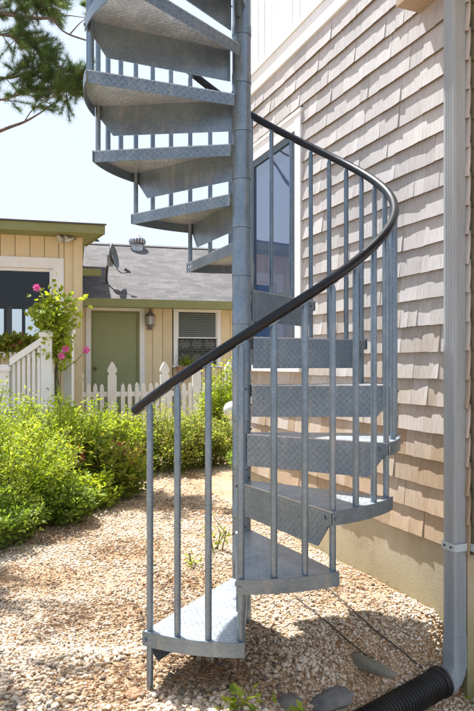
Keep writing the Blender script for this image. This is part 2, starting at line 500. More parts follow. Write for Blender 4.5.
# ------------------------------------------------------------------ mesh helpers
class MB:
    def __init__(self):
        self.v, self.f = [], []

    def quadgrid(self, rows, close_u=False, close_v=False):
        o = len(self.v)
        nr, nc = len(rows), len(rows[0])
        for r in rows:
            self.v.extend([tuple(p) for p in r])
        for i in range(nr if close_v else nr - 1):
            for j in range(nc if close_u else nc - 1):
                a = o + i * nc + j
                b = o + i * nc + (j + 1) % nc
                c = o + ((i + 1) % nr) * nc + (j + 1) % nc
                d = o + ((i + 1) % nr) * nc + j
                self.f.append((a, b, c, d))
        return o

    def box(self, a, b, mat=None):
        x0, y0, z0 = a
        x1, y1, z1 = b
        o = len(self.v)
        pts = [(x0, y0, z0), (x1, y0, z0), (x1, y1, z0), (x0, y1, z0), (x0, y0, z1), (x1, y0, z1), (x1, y1, z1), (x0, y1, z1)]
        if mat is not None:
            pts = [tuple(mat @ Vector(p)) for p in pts]
        self.v.extend(pts)
        for f in ((0, 3, 2, 1), (4, 5, 6, 7), (0, 1, 5, 4), (1, 2, 6, 5), (2, 3, 7, 6), (3, 0, 4, 7)):
            self.f.append(tuple(o + i for i in f))
        return self

    def prism(self, poly, a, b):
        """poly: list of 3D points, extruded by vector b-a (Vector offsets)"""
        o = len(self.v)
        n = len(poly)
        d = Vector(b) - Vector(a)
        self.v.extend([tuple(Vector(p)) for p in poly])
        self.v.extend([tuple(Vector(p) + d) for p in poly])
        self.f.append(tuple(o + i for i in range(n))[::-1])
        self.f.append(tuple(o + n + i for i in range(n)))
        for i in range(n):
            j = (i + 1) % n
            self.f.append((o + i, o + j, o + n + j, o + n + i))
        return self

    def sweep(self, path, prof, scales=None, caps=True, up=Vector((0, 0, 1)), twistfree=True):
        path = [Vector(p) for p in path]
        n = len(path)
        rows = []
        prev = None
        for i, p in enumerate(path):
            t = (path[min(i + 1, n - 1)] - path[max(i - 1, 0)]).normalized()
            if prev is None:
                ref = up if abs(t.dot(up)) < 0.95 else Vector((0, 1, 0))
                x = t.cross(ref).normalized()
            else:
                x = (prev - t * prev.dot(t)).normalized()
            prev = x
            y = x.cross(t)
            sc = scales[i] if scales is not None else 1.0
            rows.append([p + x * (a * sc) + y * (b * sc) for a, b in prof])
        o = self.quadgrid(rows, close_u=True)
        k = len(prof)
        if caps:
            self.f.append(tuple(o + j for j in range(k))[::-1])
            self.f.append(tuple(o + (n - 1) * k + j for j in range(k)))
        return self

    def tube(self, path, r, seg=10, caps=True):
        path = list(path)
        rs = r if isinstance(r, (list, tuple)) else [r] * len(path)
        prof = [(math.cos(2 * math.pi * k / seg), math.sin(2 * math.pi * k / seg)) for k in range(seg)]
        return self.sweep(path, prof, rs, caps)

    def lathe(self, prof, c=(0, 0, 0), seg=24):
        rows = []
        for r, z in prof:
            rows.append([(c[0] + r * math.cos(2 * math.pi * k / seg), c[1] + r * math.sin(2 * math.pi * k / seg), c[2] + z) for k in range(seg)])
        o = self.quadgrid(rows, close_u=True)
        n = len(prof)
        self.f.append(tuple(o + j for j in range(seg))[::-1])
        self.f.append(tuple(o + (n - 1) * seg + j for j in range(seg)))
        return self

    def build(self, name, mat, parent=None, smooth=False, tint=None, world=False):
        me = bpy.data.meshes.new(name)
        vv = self.v
        if world and parent is not None:
            inv = wmat(parent).inverted()
            vv = [tuple(inv @ Vector(p)) for p in vv]
        me.from_pydata(vv, [], self.f)
        me.materials.append(M[mat])
        if smooth:
            me.polygons.foreach_set("use_smooth", [True] * len(me.polygons))
            try:
                me.set_sharp_from_angle(angle=R(38))
            except Exception:
                pass
        me.update()
        return link(name, me, parent)


def wmat(o):
    m = o.matrix_basis.copy()
    return m if o.parent is None else wmat(o.parent) @ m


def link(name, me, parent=None):
    o = bpy.data.objects.new(name, me)
    col.objects.link(o)
    if parent is not None:
        o.parent = parent
    return o


def tag(o, label=None, cat=None, group=None, kind=None):
    if label:
        o["label"] = label
    if cat:
        o["category"] = cat
    if group:
        o["group"] = group
    if kind:
        o["kind"] = kind
    return o


def thing(name, label, cat, loc=(0, 0, 0), rz=0.0, group=None):
    o = bpy.data.objects.new(name, None)
    o.empty_display_size = 0.1
    col.objects.link(o)
    o.location = loc
    o.rotation_euler = (0, 0, rz)
    return tag(o, label, cat, group)


def np_mesh(name, verts, faces, mat, tint=None, smooth=False, parent=None):
    """verts (n,3), faces (m,k) numpy"""
    me = bpy.data.meshes.new(name)
    nv, (nf, k) = len(verts), faces.shape
    me.vertices.add(nv)
    me.vertices.foreach_set("co", verts.astype(np.float32).ravel())
    me.loops.add(nf * k)
    me.loops.foreach_set("vertex_index", faces.astype(np.int32).ravel())
    me.polygons.add(nf)
    me.polygons.foreach_set("loop_start", np.arange(0, nf * k, k, dtype=np.int32))
    me.polygons.foreach_set("use_smooth", np.full(nf, smooth, dtype=bool))
    me.update(calc_edges=True)
    if tint is not None:
        a = me.attributes.new("tint", 'FLOAT', 'POINT')
        a.data.foreach_set("value", tint.astype(np.float32))
    me.materials.append(M[mat])
    return link(name, me, parent)


def nrm(a):
    return a / np.maximum(np.linalg.norm(a, axis=-1, keepdims=True), 1e-9)


def leaves(pos, dirs, nor, length, width, tint):
    """folded five-vertex leaves"""
    n = len(pos)
    d = nrm(dirs)
    side = nrm(np.cross(d, nor))
    up = np.cross(side, d)
    ln = length[:, None]
    wd = width[:, None]
    b = pos
    l = pos + d * ln * 0.45 + side * wd * 0.5 + up * wd * 0.14
    r = pos + d * ln * 0.45 - side * wd * 0.5 + up * wd * 0.14
    m = pos + d * ln * 0.5
    t = pos + d * ln - up * ln * 0.10
    v = np.stack([b, l, m, r, t], 1).reshape(-1, 3)
    base = np.arange(n)[:, None, None] * 5
    f = (np.array([[0, 2, 1], [0, 3, 2], [1, 2, 4], [2, 3, 4]])[None] + base).reshape(-1, 3)
    return v, f, np.repeat(tint, 5)


def vnoise(x, y, seed=0):
    xi, yi = np.floor(x), np.floor(y)
    xf, yf = x - xi, y - yi

    def h(a, b):
        q = np.sin(a * 127.1 + b * 311.7 + seed * 74.7) * 43758.5453
        return q - np.floor(q)
    u, w = xf * xf * (3 - 2 * xf), yf * yf * (3 - 2 * yf)
    return (h(xi, yi) * (1 - u) + h(xi + 1, yi) * u) * (1 - w) + (h(xi, yi + 1) * (1 - u) + h(xi + 1, yi + 1) * u) * w


# ------------------------------------------------------------------ ground
TR_A, TR_B = np.array([1.14, 3.06]), np.array([0.30, 2.50])


def gz(x, y):
    x, y = np.asarray(x, float), np.asarray(y, float)
    d = TR_B - TR_A
    t = np.clip(((x - TR_A[0]) * d[0] + (y - TR_A[1]) * d[1]) / d.dot(d), -9, 9)
    dl_ = np.hypot(d[0], d[1])
    side = (x - TR_A[0]) * (-d[1] / dl_) + (y - TR_A[1]) * (d[0] / dl_)   # positive towards the camera
    fade = np.clip((1.3 - t) / 0.42, 0, 1)
    fade = fade * fade * (3 - 2 * fade)
    far = np.clip(1 - (np.hypot(x - TR_A[0], y - TR_A[1]) - 2.0) / 2.0, 0, 1)
    dip = -0.335 * np.where(side < 0, np.exp(-(side / 0.19) ** 2), 1.0) * fade * far
    # the gravel stays level along the foundation and only falls away by the downspout
    ch_, sh_ = 0.9244, 0.3814
    dist = np.clip(-((x - 1.042) * ch_ + (y - 3.213) * sh_), 0, 9)
    ly = -(x - 1.042) * sh_ + (y - 3.213) * ch_
    k_ = np.clip((ly + 0.12) / 0.16, 0, 1)
    dip = dip * (1 - k_ * np.exp(-(dist / 0.17) ** 2))
    und = (vnoise(x * 1.7, y * 1.7, 3) - 0.5) * 0.025 + (vnoise(x * 6, y * 6, 4) - 0.5) * 0.012
    near = np.clip((14 - np.hypot(x, y)) / 4, 0, 1)
    return dip + und * near


xs = np.concatenate([[-300, -120, -60, -30, -16, -9], np.arange(-6, 4.01, 0.06), [6, 10, 20, 50, 120, 300]])
ys = np.concatenate([[-300, -100, -40, -15, -5, -1, 0.5], np.arange(1.5, 13.01, 0.06), [15, 20, 35, 70, 150, 400]])
gx, gy = np.meshgrid(xs, ys)
gv = np.stack([gx, gy, gz(gx, gy)], -1).reshape(-1, 3)
nx = len(xs)
ii, jj = np.meshgrid(np.arange(len(ys) - 1), np.arange(nx - 1), indexing='ij')
a = (ii * nx + jj).ravel()
gf = np.stack([a, a + 1, a + nx + 1, a + nx], 1)
g = np_mesh("ground", gv, gf, 'ground', smooth=True)
tag(g, kind="structure")

# ------------------------------------------------------------------ big shingled house on the right
HROT = math.atan2(262.0, 635.0)
W0 = Vector((1.042, 3.213, 0))
house = thing("shingled_house", "two storey house with weathered cedar shingles and white upper deck, right of the spiral stairs", "house", W0, HROT)
WALL_Z0, COURSE, WLEN, WCOR = 0.367, 0.1387, 2.62, -0.185
WTOP = 3.56

wall = MB().box((0.0, WCOR, 0.381), (3.2, WLEN, 6.2)).build("wall", 'sheath', house)
# foundation slightly behind the shingle butts
MB().box((-0.004, WCOR + 0.006, -0.55), (3.19, WLEN - 0.01, 0.38)).build("foundation", 'concrete', house)

WIN = (1.47, 2.45, 1.22, 3.09)          # y0,y1,z0,z1 outside of the window trim


def shingle_mesh(k):
    """unit width shingle: local y along wall (0..1), z up (0 butt .. 0.2), x outwards negative"""
    rr = random.Random(100 + k)
    nseg = 4
    cup = rr.uniform(-0.001, 0.0035)
    tw = rr.uniform(-0.002, 0.002)
    butt = rr.uniform(0.018, 0.024)
    rows_f, rows_b = [], []
    for z, th in ((0.0, butt), (0.07, butt * 0.66), (0.16, 0.004)):
        rf, rb = [], []
        for j in range(nseg + 1):
            u = j / nseg
            w = 4 * (u - 0.5) ** 2
            k2 = 1 - z / 0.16
            o = th + (cup * w + tw * (u - 0.5) * 2) * k2
            zz = z + (rr.uniform(-0.001, 0.001) if z == 0 else 0)
            rf.append((-o, u, zz))
            rb.append((-max(o - butt * 0.62, 0.0012), u, zz))
        rows_f.append(rf)
        rows_b.append(rb)
    mb = MB()
    of = mb.quadgrid(rows_f)
    ob = mb.quadgrid(rows_b)
    c = nseg + 1
    for j in range(nseg):
        mb.f.append((of + j, ob + j, ob + j + 1, of + j + 1))
    for i in range(2):
        mb.f.append((of + i * c, of + (i + 1) * c, ob + (i + 1) * c, ob + i * c))
        mb.f.append((of + i * c + nseg, ob + i * c + nseg, ob + (i + 1) * c + nseg, of + (i + 1) * c + nseg))
    me = bpy.data.meshes.new("shingle")
    me.from_pydata(mb.v, [], mb.f)
    me.materials.append(M['shingle'])
    me.materials.append(M['shingle_end'])
    for p in list(me.polygons)[16:20]:
        p.material_index = 1
    me.update()
    return me


SH = [shingle_mesh(k) for k in range(10)]
specs = []
rs = random.Random(5)
zc = WALL_Z0
row = 0
while zc < WTOP - 0.02:
    y = WCOR - 0.012
    first = rs.uniform(0.04, 0.14)
    w = first
    while y < WLEN:
        y1 = min(y + w, WLEN)
        zj = zc + rs.uniform(-0.0018, 0.0018)
        segs = [(y, y1)]
        if zj + COURSE > WIN[2] and zj < WIN[3] - 0.02:
            segs = []
            if y < WIN[0]:
                segs.append((y, min(y1, WIN[0] - 0.002)))
            if y1 > WIN[1]:
                segs.append((max(y, WIN[1] + 0.002), y1))
        for q0, q1 in segs:
            if q1 - q0 > 0.015:
                specs.append((q0 + 0.0004, q1 - 0.0004 - rs.random() ** 3 * 0.003, zj, row))
        y = y1
        w = rs.choice([0.075, 0.11, 0.14, 0.16, 0.19, 0.22]) * rs.uniform(0.9, 1.1)
    zc += COURSE
    row += 1


def proj_size(sp):
    yy = (sp[0] + sp[1]) / 2
    d = 3.213 + 0.9246 * yy
    px = CX + FOC * (1.042 - 0.381 * yy) / d
    py = HY - FOC * (sp[2] + .07 - CAM_H) / d
    vis = 1.0 if (px < 445 and py > -8) else 0.0
    return vis * (sp[1] - sp[0]) / d ** 2


specs.sort(key=proj_size, reverse=True)
stuff_v, stuff_f, stuff_t, stuff_m = [], [], [], []


def add_stuff(me, mat4):
    o = sum(len(a) for a in stuff_v)
    co = np.array([tuple(mat4 @ v.co) for v in me.vertices])
    stuff_v.append(co)
    stuff_t.append(np.full(len(co), rs.random()))
    for p in me.polygons:
        stuff_f.append([o + i for i in p.vertices])
        stuff_m.append(p.material_index)


for i, (q0, q1, zz, rw) in enumerate(specs):
    me = SH[rs.randrange(10)]
    rx = rs.uniform(-0.0025, 0.0025)
    m4 = Matrix.Translation((0, q0, zz)) @ Matrix.Rotation(rx, 4, 'X') @ Matrix.Diagonal((1, q1 - q0, 1, 1))
    if i < 300:
        o = link("shingle", me, wall)
        o.location = (0, q0, zz)
        o.rotation_euler = (rx, 0, 0)
        o.scale = (1, q1 - q0, 1)
    else:
        add_stuff(me, m4)
so = np_mesh("remaining_shingles", np.concatenate(stuff_v), np.array(stuff_f), 'shingle', np.concatenate(stuff_t), parent=wall)
so.data.materials.append(M['shingle_end'])
so.data.polygons.foreach_set("material_index", stuff_m)
tag(so, kind="stuff")
stuff_v, stuff_f, stuff_t, stuff_m = [], [], [], []
# front wall strip beyond the downspout (same shingles, coloured dark for deep shade, mostly out of the frame)
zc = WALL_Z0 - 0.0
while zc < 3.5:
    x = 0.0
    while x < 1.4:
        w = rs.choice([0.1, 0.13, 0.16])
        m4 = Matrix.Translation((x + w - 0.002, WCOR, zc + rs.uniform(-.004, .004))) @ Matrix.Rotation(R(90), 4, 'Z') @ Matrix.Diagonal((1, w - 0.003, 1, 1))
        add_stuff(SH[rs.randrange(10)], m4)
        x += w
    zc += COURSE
so = np_mesh("shaded_front_shingles", np.concatenate(stuff_v), np.array(stuff_f), 'shingle_shade', np.concatenate(stuff_t), parent=wall)
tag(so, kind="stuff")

# window
y0, y1, z0, z1 = WIN
win = MB()
tw = 0.085
win.box((-0.030, y0, z0 + 0.05), (-0.0005, y0 + tw, z1)).box((-0.030, y1 - tw, z0 + 0.05), (-0.0005, y1, z1))
win.box((-0.034, y0 - 0.01, z1 + 0.0005), (-0.0005, y1 + 0.01, z1 + 0.03)).box((-0.028, y0 + tw + 0.0005, z1 - tw - 0.02), (-0.0005, y1 - tw - 0.0005, z1 - 0.0005))
win.box((-0.05, y0 - 0.02, z0), (-0.0005, y1 + 0.02, z0 + 0.0495))
win = win.build("window", 'white', house)
fr = MB()
a0, a1, b0, b1 = y0 + tw + 0.001, y1 - tw - 0.001, z0 + 0.051, z1 - tw - 0.021
fw = 0.05
fr.box((-0.022, a0, b0), (-0.0006, a0 + fw, b1)).box((-0.022, a1 - fw, b0), (-0.0006, a1, b1))
fr.box((-0.022, a0 + fw + .0005, b1 - fw), (-0.0006, a1 - fw - .0005, b1)).box((-0.022, a0 + fw + .0005, b0), (-0.0006, a1 - fw - .0005, b0 + fw))
zm = (b0 + b1) / 2 - 0.32
fr.box((-0.020, a0 + fw + .0005, zm - 0.02), (-0.0006, a1 - fw - .0005, zm + 0.02))
fr.build("frame", 'frame_dark', win)
MB().box((-0.008, a0 + fw + .001, zm + 0.021), (-0.001, a1 - fw - .001, b1 - fw - .001)).build("pane", 'pane_sky', win)
MB().box((-0.010, a0 + fw + .001, b0 + fw + .001), (-0.001, a1 - fw - .001, zm - 0.021)).build("pane", 'pane_sky', win)

# upper deck: fascia, cap and white vertical boards
deck_y0 = 0.02
MB().box((-0.026, deck_y0, WTOP + 0.002), (-0.001, WLEN + 0.03, WTOP + 0.15)).build("deck_fascia", 'white', house)
MB().box((-0.036, deck_y0, WTOP + 0.152), (-0.001, WLEN + 0.04, WTOP + 0.185)).build("deck_ledge", 'white', house)
y = deck_y0
bm = MB().box((-0.022, 0.0, 0.0), (-0.002, 0.1175, 1.6))
bme = bm.build("deck_board", 'white_deck', house)
bme.location = (0, y, WTOP + 0.187)
y += 0.122
while y < WLEN - 0.05:
    o = link("deck_board", bme.data, house)
    o.location = (rs.uniform(-.002, .002), y, WTOP + 0.187)
    y += 0.122
# boxed eave return over the near corner
er = MB()
er.box((-0.16, -0.42, 3.135), (-0.002, 0.17, 3.17)).box((-0.14, -0.42, 3.171), (-0.002, 0.15, 3.42))
er.box((0.0, -2.6, 3.08), (3.6, WCOR - 0.03, 3.4))  # unseen front roof, added to shade the front wall strip
er.build("eave_return_and_shade_roof", 'soffit', house)

# ------------------------------------------------------------------ downspout at the corner
spout = thing("downspout", "grey ribbed metal downspout fixed to the corner of the shingled house", "downspout", W0, HROT)


def ribbed_rect(w, d, r=0.010):
    """rounded rectangle cross-section with shallow flutes on the long faces; w along x, d along y"""
    pts = []

    def edge(p, q, n):
        p, q = Vector(p), Vector(q)
        e = q - p
        nn = Vector((e.y, -e.x)).normalized()
        for k in range(n):
            u = k / n
            o = 0.0
            if 0.12 < u < 0.88:
                o = -0.0032 * (1 if (int(u * n) % 4) < 2 else 0)
            pts.append(tuple(p + e * u + nn * o))
    hw, hd = w / 2, d / 2
    edge((-hw + r, -hd), (hw - r, -hd), 16)
    pts.append((hw - r * .3, -hd + r * .3))
    edge((hw, -hd + r), (hw, hd - r), 16)
    pts.append((hw - r * .3, hd - r * .3))
    edge((hw - r, hd), (-hw + r, hd), 16)
    pts.append((-hw + r * .3, hd - r * .3))
    edge((-hw, hd - r), (-hw, -hd + r), 16)
    pts.append((-hw + r * .3, -hd + r * .3))
    return pts


SCX, SCY = -0.047, WCOR + 0.045
prof = ribbed_rect(0.078, 0.080)
pipe = MB()
pipe.quadgrid([[(SCX + a, SCY + b, z) for a, b in prof] for z in (-0.045, 0.6, 1.5, 2.4, 3.16)], close_u=True)
pipe.build("pipe", 'spout', spout, smooth=True)
col_ = MB()
rows = []
for sc, z in ((1.0, 3.08), (1.10, 3.10), (1.10, 3.16), (1.02, 3.19), (1.02, 3.6)):
    off = 0.0 if z < 3.2 else -0.10
    rows.append([(SCX + a * sc + off, SCY + b * sc, z) for a, b in prof])
col_.quadgrid(rows, close_u=True)
col_.build("upper_elbow", 'spout', spout, smooth=True)
# bottom elbow, bending out to the left
el = MB()
path, scs = [], []
prof2 = ribbed_rect(0.080, 0.082)
for k in range(19):
    u = k / 18
    if u < 0.3:
        p = Vector((SCX, SCY, -0.03 - u * 0.42))
    else:
        an = (u - 0.3) / 0.7 * R(68)
        rad = 0.11
        p = Vector((SCX - rad * (1 - math.cos(an)), SCY - 0.01 * (u - .3), -0.156 - rad * math.sin(an)))
    path.append(p)
    scs.append(1.07 if k % 3 == 1 and k > 2 else 1.03)
el.sweep(path, prof2, scs, caps=False)
el.build("lower_elbow", 'spout', spout, smooth=True)
ELEND = wmat(spout) @ path[-1]
# strap
st = MB()
hw, hd, zt = 0.0425, 0.0435, 0.40
st.box((SCX - hw, SCY - hd - 0.002, zt - 0.018), (SCX - hw + 0.003, SCY + hd, zt + 0.018))
st.box((SCX - hw, SCY - hd - 0.005, zt - 0.018), (0.16, SCY - hd - 0.0022, zt + 0.018))
st.box((0.002, WCOR - 0.034, zt - 0.018), (0.4, WCOR - 0.031, zt + 0.018))
st.box((-0.002, WCOR - 0.034, zt - 0.018), (0.0018, WCOR - 0.0035, zt + 0.018))
st.build("strap", 'strap', spout)
sc_ = MB()
for dy in (-0.022, 0.022):
    c = Vector((SCX - hw - 0.001, SCY + dy, zt))
    sc_.box((c.x - 0.004, c.y - 0.005, c.z - 0.005), (c.x, c.y + 0.005, c.z + 0.005))
sc_.build("screw", 'iron', spout)

# black corrugated drain pipe lying in the swale
dp = thing("drain_pipe", "black corrugated plastic drain pipe lying on the gravel below the downspout", "drain pipe", (0.9, 2.9, -0.25))
A = ELEND + Vector((-0.022, -0.006, 0.018))
D = Vector((-0.80, -0.585, -0.06)).normalized()
mb = MB()
path, rr_ = [], []
n = 260
for k in range(n):
    u = k * 0.0052
    p = A + D * u + Vector((0.02 * math.sin(u * 3), 0.02 * math.sin(u * 2.2), 0))
    path.append(p)
    ph = (k % 4)
    rr_.append((0.0655, 0.0665, 0.0585, 0.0575)[ph])
rr_[0] = rr_[1] = rr_[2] = rr_[3] = 0.071
rr_[4] = rr_[5] = 0.069
mb.tube(path, rr_, 28, caps=False)
mb.build("pipe", 'drain', dp, smooth=False, world=True)
MB().tube([A - D * 0.004, A + D * 0.012], 0.074, 28, caps=False).build("collar", 'drain', dp, world=True)

# ------------------------------------------------------------------ spiral staircase
POLE = Vector((0.0227, 3.139, 0))
RISE, Z1, STEP, PH0 = 0.2368, 0.225, 29.28, -29.85
RB, RO = 0.735, 0.760
NT = 14
stairs = thing("spiral_staircase", "galvanised steel spiral staircase with black handrail in front of the shingled wall", "staircase", POLE)


def pol(r, phi, z=0.0):
    return Vector((r * math.sin(R(phi)), -r * math.cos(R(phi)), z))


MB().lathe([(0.0405, 0.0), (0.0405, 5.2)], seg=28).build("pole", 'zinc', stairs, smooth=True)
MB().lathe([(0.10, -0.06), (0.10, -0.012), (0.098, -0.010)], seg=28).build("base_plate", 'zinc', stairs, smooth=True)
MB().lathe([(0.0462, 0.01), (0.0478, 0.012), (0.0478, 0.03), (0.0462, 0.032), (0.0462, 0.052)], seg=28).build("base_collar", 'zinc', stairs, smooth=True)

LEAD, TRAIL = -1.3, STEP + 1.0
TH = 0.005
BAND = 0.053


def make_tread():
    lead_in = pol(0.05, 0) + Vector((-0.030, 0, 0))
    l_out = pol(RO - 0.004, LEAD)
    t_out = pol(RO - 0.004, TRAIL)
    tdir = pol(1, STEP)
    tn = Vector((-tdir.y, tdir.x, 0))
    t_in = tdir * 0.05 + tn * 0.028
    ring = [lead_in, l_out] + [pol(RO - 0.004, LEAD + (TRAIL - LEAD) * k / 10) for k in range(1, 10)] + [t_out, t_in]
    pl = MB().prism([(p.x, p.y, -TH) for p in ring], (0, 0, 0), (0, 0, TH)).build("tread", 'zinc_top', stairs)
    # curved outside band
    rows = []
    for k in range(13):
        ph = LEAD + (TRAIL - LEAD) * k / 12
        rows.append([pol(RO - 0.0035, ph, -BAND), pol(RO + 0.0015, ph, -BAND), pol(RO + 0.0015, ph, 0.003), pol(RO - 0.0035, ph, 0.003)])
    eb = MB()
    o = eb.quadgrid(rows, close_u=True)
    eb.f.append((o, o + 1, o + 2, o + 3))
    eb.f.append((o + 51, o + 50, o + 49, o + 48))
    eb.build("edge_band", 'zinc', pl)
    # deep riser plate under the leading edge, with the outer end cut at a slant
    d = (l_out - lead_in).normalized()
    ln = (l_out - lead_in).length
    dep = 0.150
    nv = Vector((-d.y, d.x, 0)) * 0.005
    ch = 0.075
    poly = [lead_in + d * 0.0, lead_in + d * (ln - 0.006), lead_in + d * (ln - 0.006) + Vector((0, 0, -BAND + 0.002)),
            lead_in + d * (ln - 0.02) + Vector((0, 0, -BAND + 0.002)), lead_in + d * (ln - 0.02 - ch) + Vector((0, 0, -dep)), lead_in + Vector((0, 0, -dep))]
    poly = [p + Vector((0, 0, -TH - 0.0005)) for p in poly]
    # local frame so that the lozenge pattern runs along the plate
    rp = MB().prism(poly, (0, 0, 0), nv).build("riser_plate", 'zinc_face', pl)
    rp.data.materials.append(M['zinc'])
    rp.data.polygons[1].material_index = 1            # plain sheet on the side under the tread
    # shallow flange under the trailing edge
    d2 = (t_out - t_in).normalized()
    n2 = Vector((-d2.y, d2.x, 0)) * -0.005
    ln2 = (t_out - t_in).length
    poly = [t_in, t_in + d2 * (ln2 - 0.006), t_in + d2 * (ln2 - 0.006) + Vector((0, 0, -BAND)), t_in + Vector((0, 0, -BAND))]
    poly = [p + Vector((0, 0, -TH - 0.0005)) for p in poly]
    MB().prism(poly, (0, 0, 0), n2).build("rear_flange", 'zinc_face', pl)
    # hub sleeve
    MB().lathe([(0.0482, 0.060 - RISE + 0.002), (0.0482, 0.060 - RISE + 0.05), (0.0462, 0.060 - RISE + 0.056), (0.0462, 0.060)], seg=28).build("hub_sleeve", 'zinc', pl, smooth=True)
    for ph, z in ((20, 0.02), (20, -0.10), (-60, -0.02)):
        c = pol(0.0465, ph, z)
        dd = pol(1, ph)
        MB().tube([c, c + dd * 0.004], 0.005, 8).build("set_screw", 'iron', pl)
    # bolts tying the baluster to the riser plate corner
    for ph, z in ((LEAD + 1.0, -0.028),):
        c = pol(RO + 0.0015, ph, z)
        dd = pol(1, ph)
        MB().tube([c, c + dd * 0.006], 0.008, 6).build("bolt", 'zinc', pl)
    c = l_out - d * 0.05 + Vector((0, 0, -0.03)) - nv * 0.0
    MB().tube([c - nv.normalized() * 0.006, c], 0.008, 6).build("bolt", 'zinc', pl)
    return pl


tread0 = make_tread()
for k in range(NT):
    if k == 0:
        t = tread0
    else:
        t = tread0.copy()
        col.objects.link(t)
        for ch in [c for c in tread0.children]:
            c = ch.copy()
            col.objects.link(c)
            c.parent = t
    t.parent = stairs
    t.location = (0, 0, Z1 + RISE * k)
    t.rotation_euler = (0, 0, R(PH0 + STEP * k))
bpy.context.view_layer.update()


def zrail(n):
    return 1.136 + RISE * n / 3.0


for n in range(0, 3 * NT):
    ph = PH0 + STEP / 3 * n
    k = n // 3 + 1
    zt_ = Z1 + RISE * (k - 1)
    zb = zt_ + 0.0005
    if n % 3 == 0:
        zb = (Z1 + RISE * (k - 2) + 0.0005) if k > 1 else -0.03
    top = zrail(n) - 0.026
    tan = pol(1, ph + 90)
    tan = (tan + Vector((0, 0, RISE / (RB * R(STEP))))).normalized()
    mb = MB()
    b0 = pol(RB, ph, zb)
    b1 = pol(RB, ph, top)
    mb.tube([b0, b0 + Vector((0, 0, 0.002)), b1 - Vector((0, 0, 0.022)), b1], [0.0132, 0.0132, 0.0132, 0.009], 12)
    # collar foot on the tread
    ba = mb.build("baluster", 'zinc', stairs, smooth=True)
    pd = MB()
    c = pol(RB, ph, zrail(n) - 0.0215)
    side = pol(1, ph)
    upv = side.cross(tan).normalized() * -1
    m4 = Matrix((tuple(tan) + (0,), tuple(side) + (0,), tuple(tan.cross(side)) + (0,), (0, 0, 0, 1))).transposed()
    m4.translation = c
    pd.box((-0.024, -0.009, -0.003), (0.024, 0.009, 0.003), m4)
    pd.tube([b1 - Vector((0, 0, 0.004)), c], 0.007, 8)
    pd.build("rail_bracket", 'zinc', ba)

path = []
nn = -0.62
while nn <= 3 * NT + 0.5:
    path.append(pol(RB, PH0 + STEP / 3 * nn, zrail(nn)))
    nn += 0.18
prof = []
for k in range(20):
    an = 2 * math.pi * k / 20
    prof.append((0.0215 * math.cos(an), 0.0195 * math.sin(an)))
MB().sweep(path, prof).build("handrail", 'rail', stairs, smooth=True)

# ------------------------------------------------------------------ cottage in the background
TH_C = R(14.0)
C0 = Vector(((80 - CX) / FOC * 9.5, 9.5, 0))
UX, UY = math.cos(TH_C), math.sin(TH_C)
cot = thing("beige_cottage", "single storey beige cottage with olive trim, green door and grey shingle roof behind the fence", "cottage", C0, TH_C)


def ct(px, py, vv):
    k = (px - CX) / FOC
    t = (k * (C0.y + UX * vv) - C0.x + UY * vv) / (UX - UY * k)
    Y = C0.y + UY * t + UX * vv
    return t, CAM_H + (HY - py) / FOC * Y


def boards(parent, plane, t0, t1, z0, z1, opens, width=0.2, axis='x', side=-1, th=0.018):
    cuts = {t0, t1}
    t = t0
    while t < t1:
        cuts.add(t)
        t += width
    for o in opens:
        for e in o[:2]:
            if t0 < e < t1:
                cuts.add(e)
    cuts = sorted(cuts)
    for a, b in zip(cuts[:-1], cuts[1:]):
        if b - a < 0.02:
            continue
        mid = (a + b) / 2
        spans = [(z0, z1)]
        for o in opens:
            if o[0] < mid < o[1]:
                ns = []
                for s0, s1 in spans:
                    if o[2] > s0:
                        ns.append((s0, min(s1, o[2])))
                    if o[3] < s1:
                        ns.append((max(s0, o[3]), s1))
                spans = ns
        for s0, s1 in spans:
            if s1 - s0 < 0.02:
                continue
            mb = MB()
            if axis == 'x':
                mb.box((a + 0.004, plane - th, s0), (b - 0.004, plane - 0.0005, s1))
            else:
                mb.box((plane + 0.0005, a + 0.004, s0), (plane + th, b - 0.004, s1))
            mb.build("siding_board", 'beige', parent)


VB = 3.0                                   # the door wing stands three metres behind the window wing
# ---- door wing
tR = ct(262, 300, VB)[0]
dl, dr = ct(91, 300, VB)[0], ct(139.5, 300, VB)[0]
dtop = ct(115, 311, VB)[1]
wl, wr_ = ct(177, 330, VB)[0], ct(217, 330, VB)[0]
wt, wb = ct(197, 312.5, VB)[1], ct(197, 364, VB)[1]
ztop = ct(115, 303, VB)[1]
FLOOR = 0.30
back_wall = MB().box((0.0, VB + 0.002, -0.1), (tR, VB + 0.15, ztop)).build("wall", 'sheath', cot)
boards(back_wall, VB, 0.02, tR, 0.0, ztop, [(dl - 0.10, dr + 0.10, -1, dtop + 0.10), (wl - 0.08, wr_ + 0.08, wb - 0.08, wt + 0.08)], 0.2)
door = MB().box((dl + 0.045, VB - 0.004, FLOOR), (dr - 0.045, VB + 0.0015, dtop - 0.045)).build("door", 'door', cot)
jb = MB()
jb.box((dl, VB - 0.03, FLOOR), (dl + 0.044, VB + 0.001, dtop)).box((dr - 0.044, VB - 0.03, FLOOR), (dr, VB + 0.001, dtop))
jb.box((dl + 0.0445, VB - 0.03, dtop - 0.044), (dr - 0.0445, VB + 0.001, dtop))
jb.build("jamb", 'olive', door)
tm = MB()
tm.box((dl - 0.10, VB - 0.035, FLOOR), (dl - 0.0005, VB + 0.001, dtop + 0.1)).box((dr + 0.0005, VB - 0.035, FLOOR), (dr + 0.10, VB + 0.001, dtop + 0.1))
tm.box((dl - 0.0003, VB - 0.035, dtop + 0.0005), (dr + 0.0003, VB + 0.001, dtop + 0.1))
tm.build("trim", 'white', door)
kn = ct(95.2, 368.5, VB)
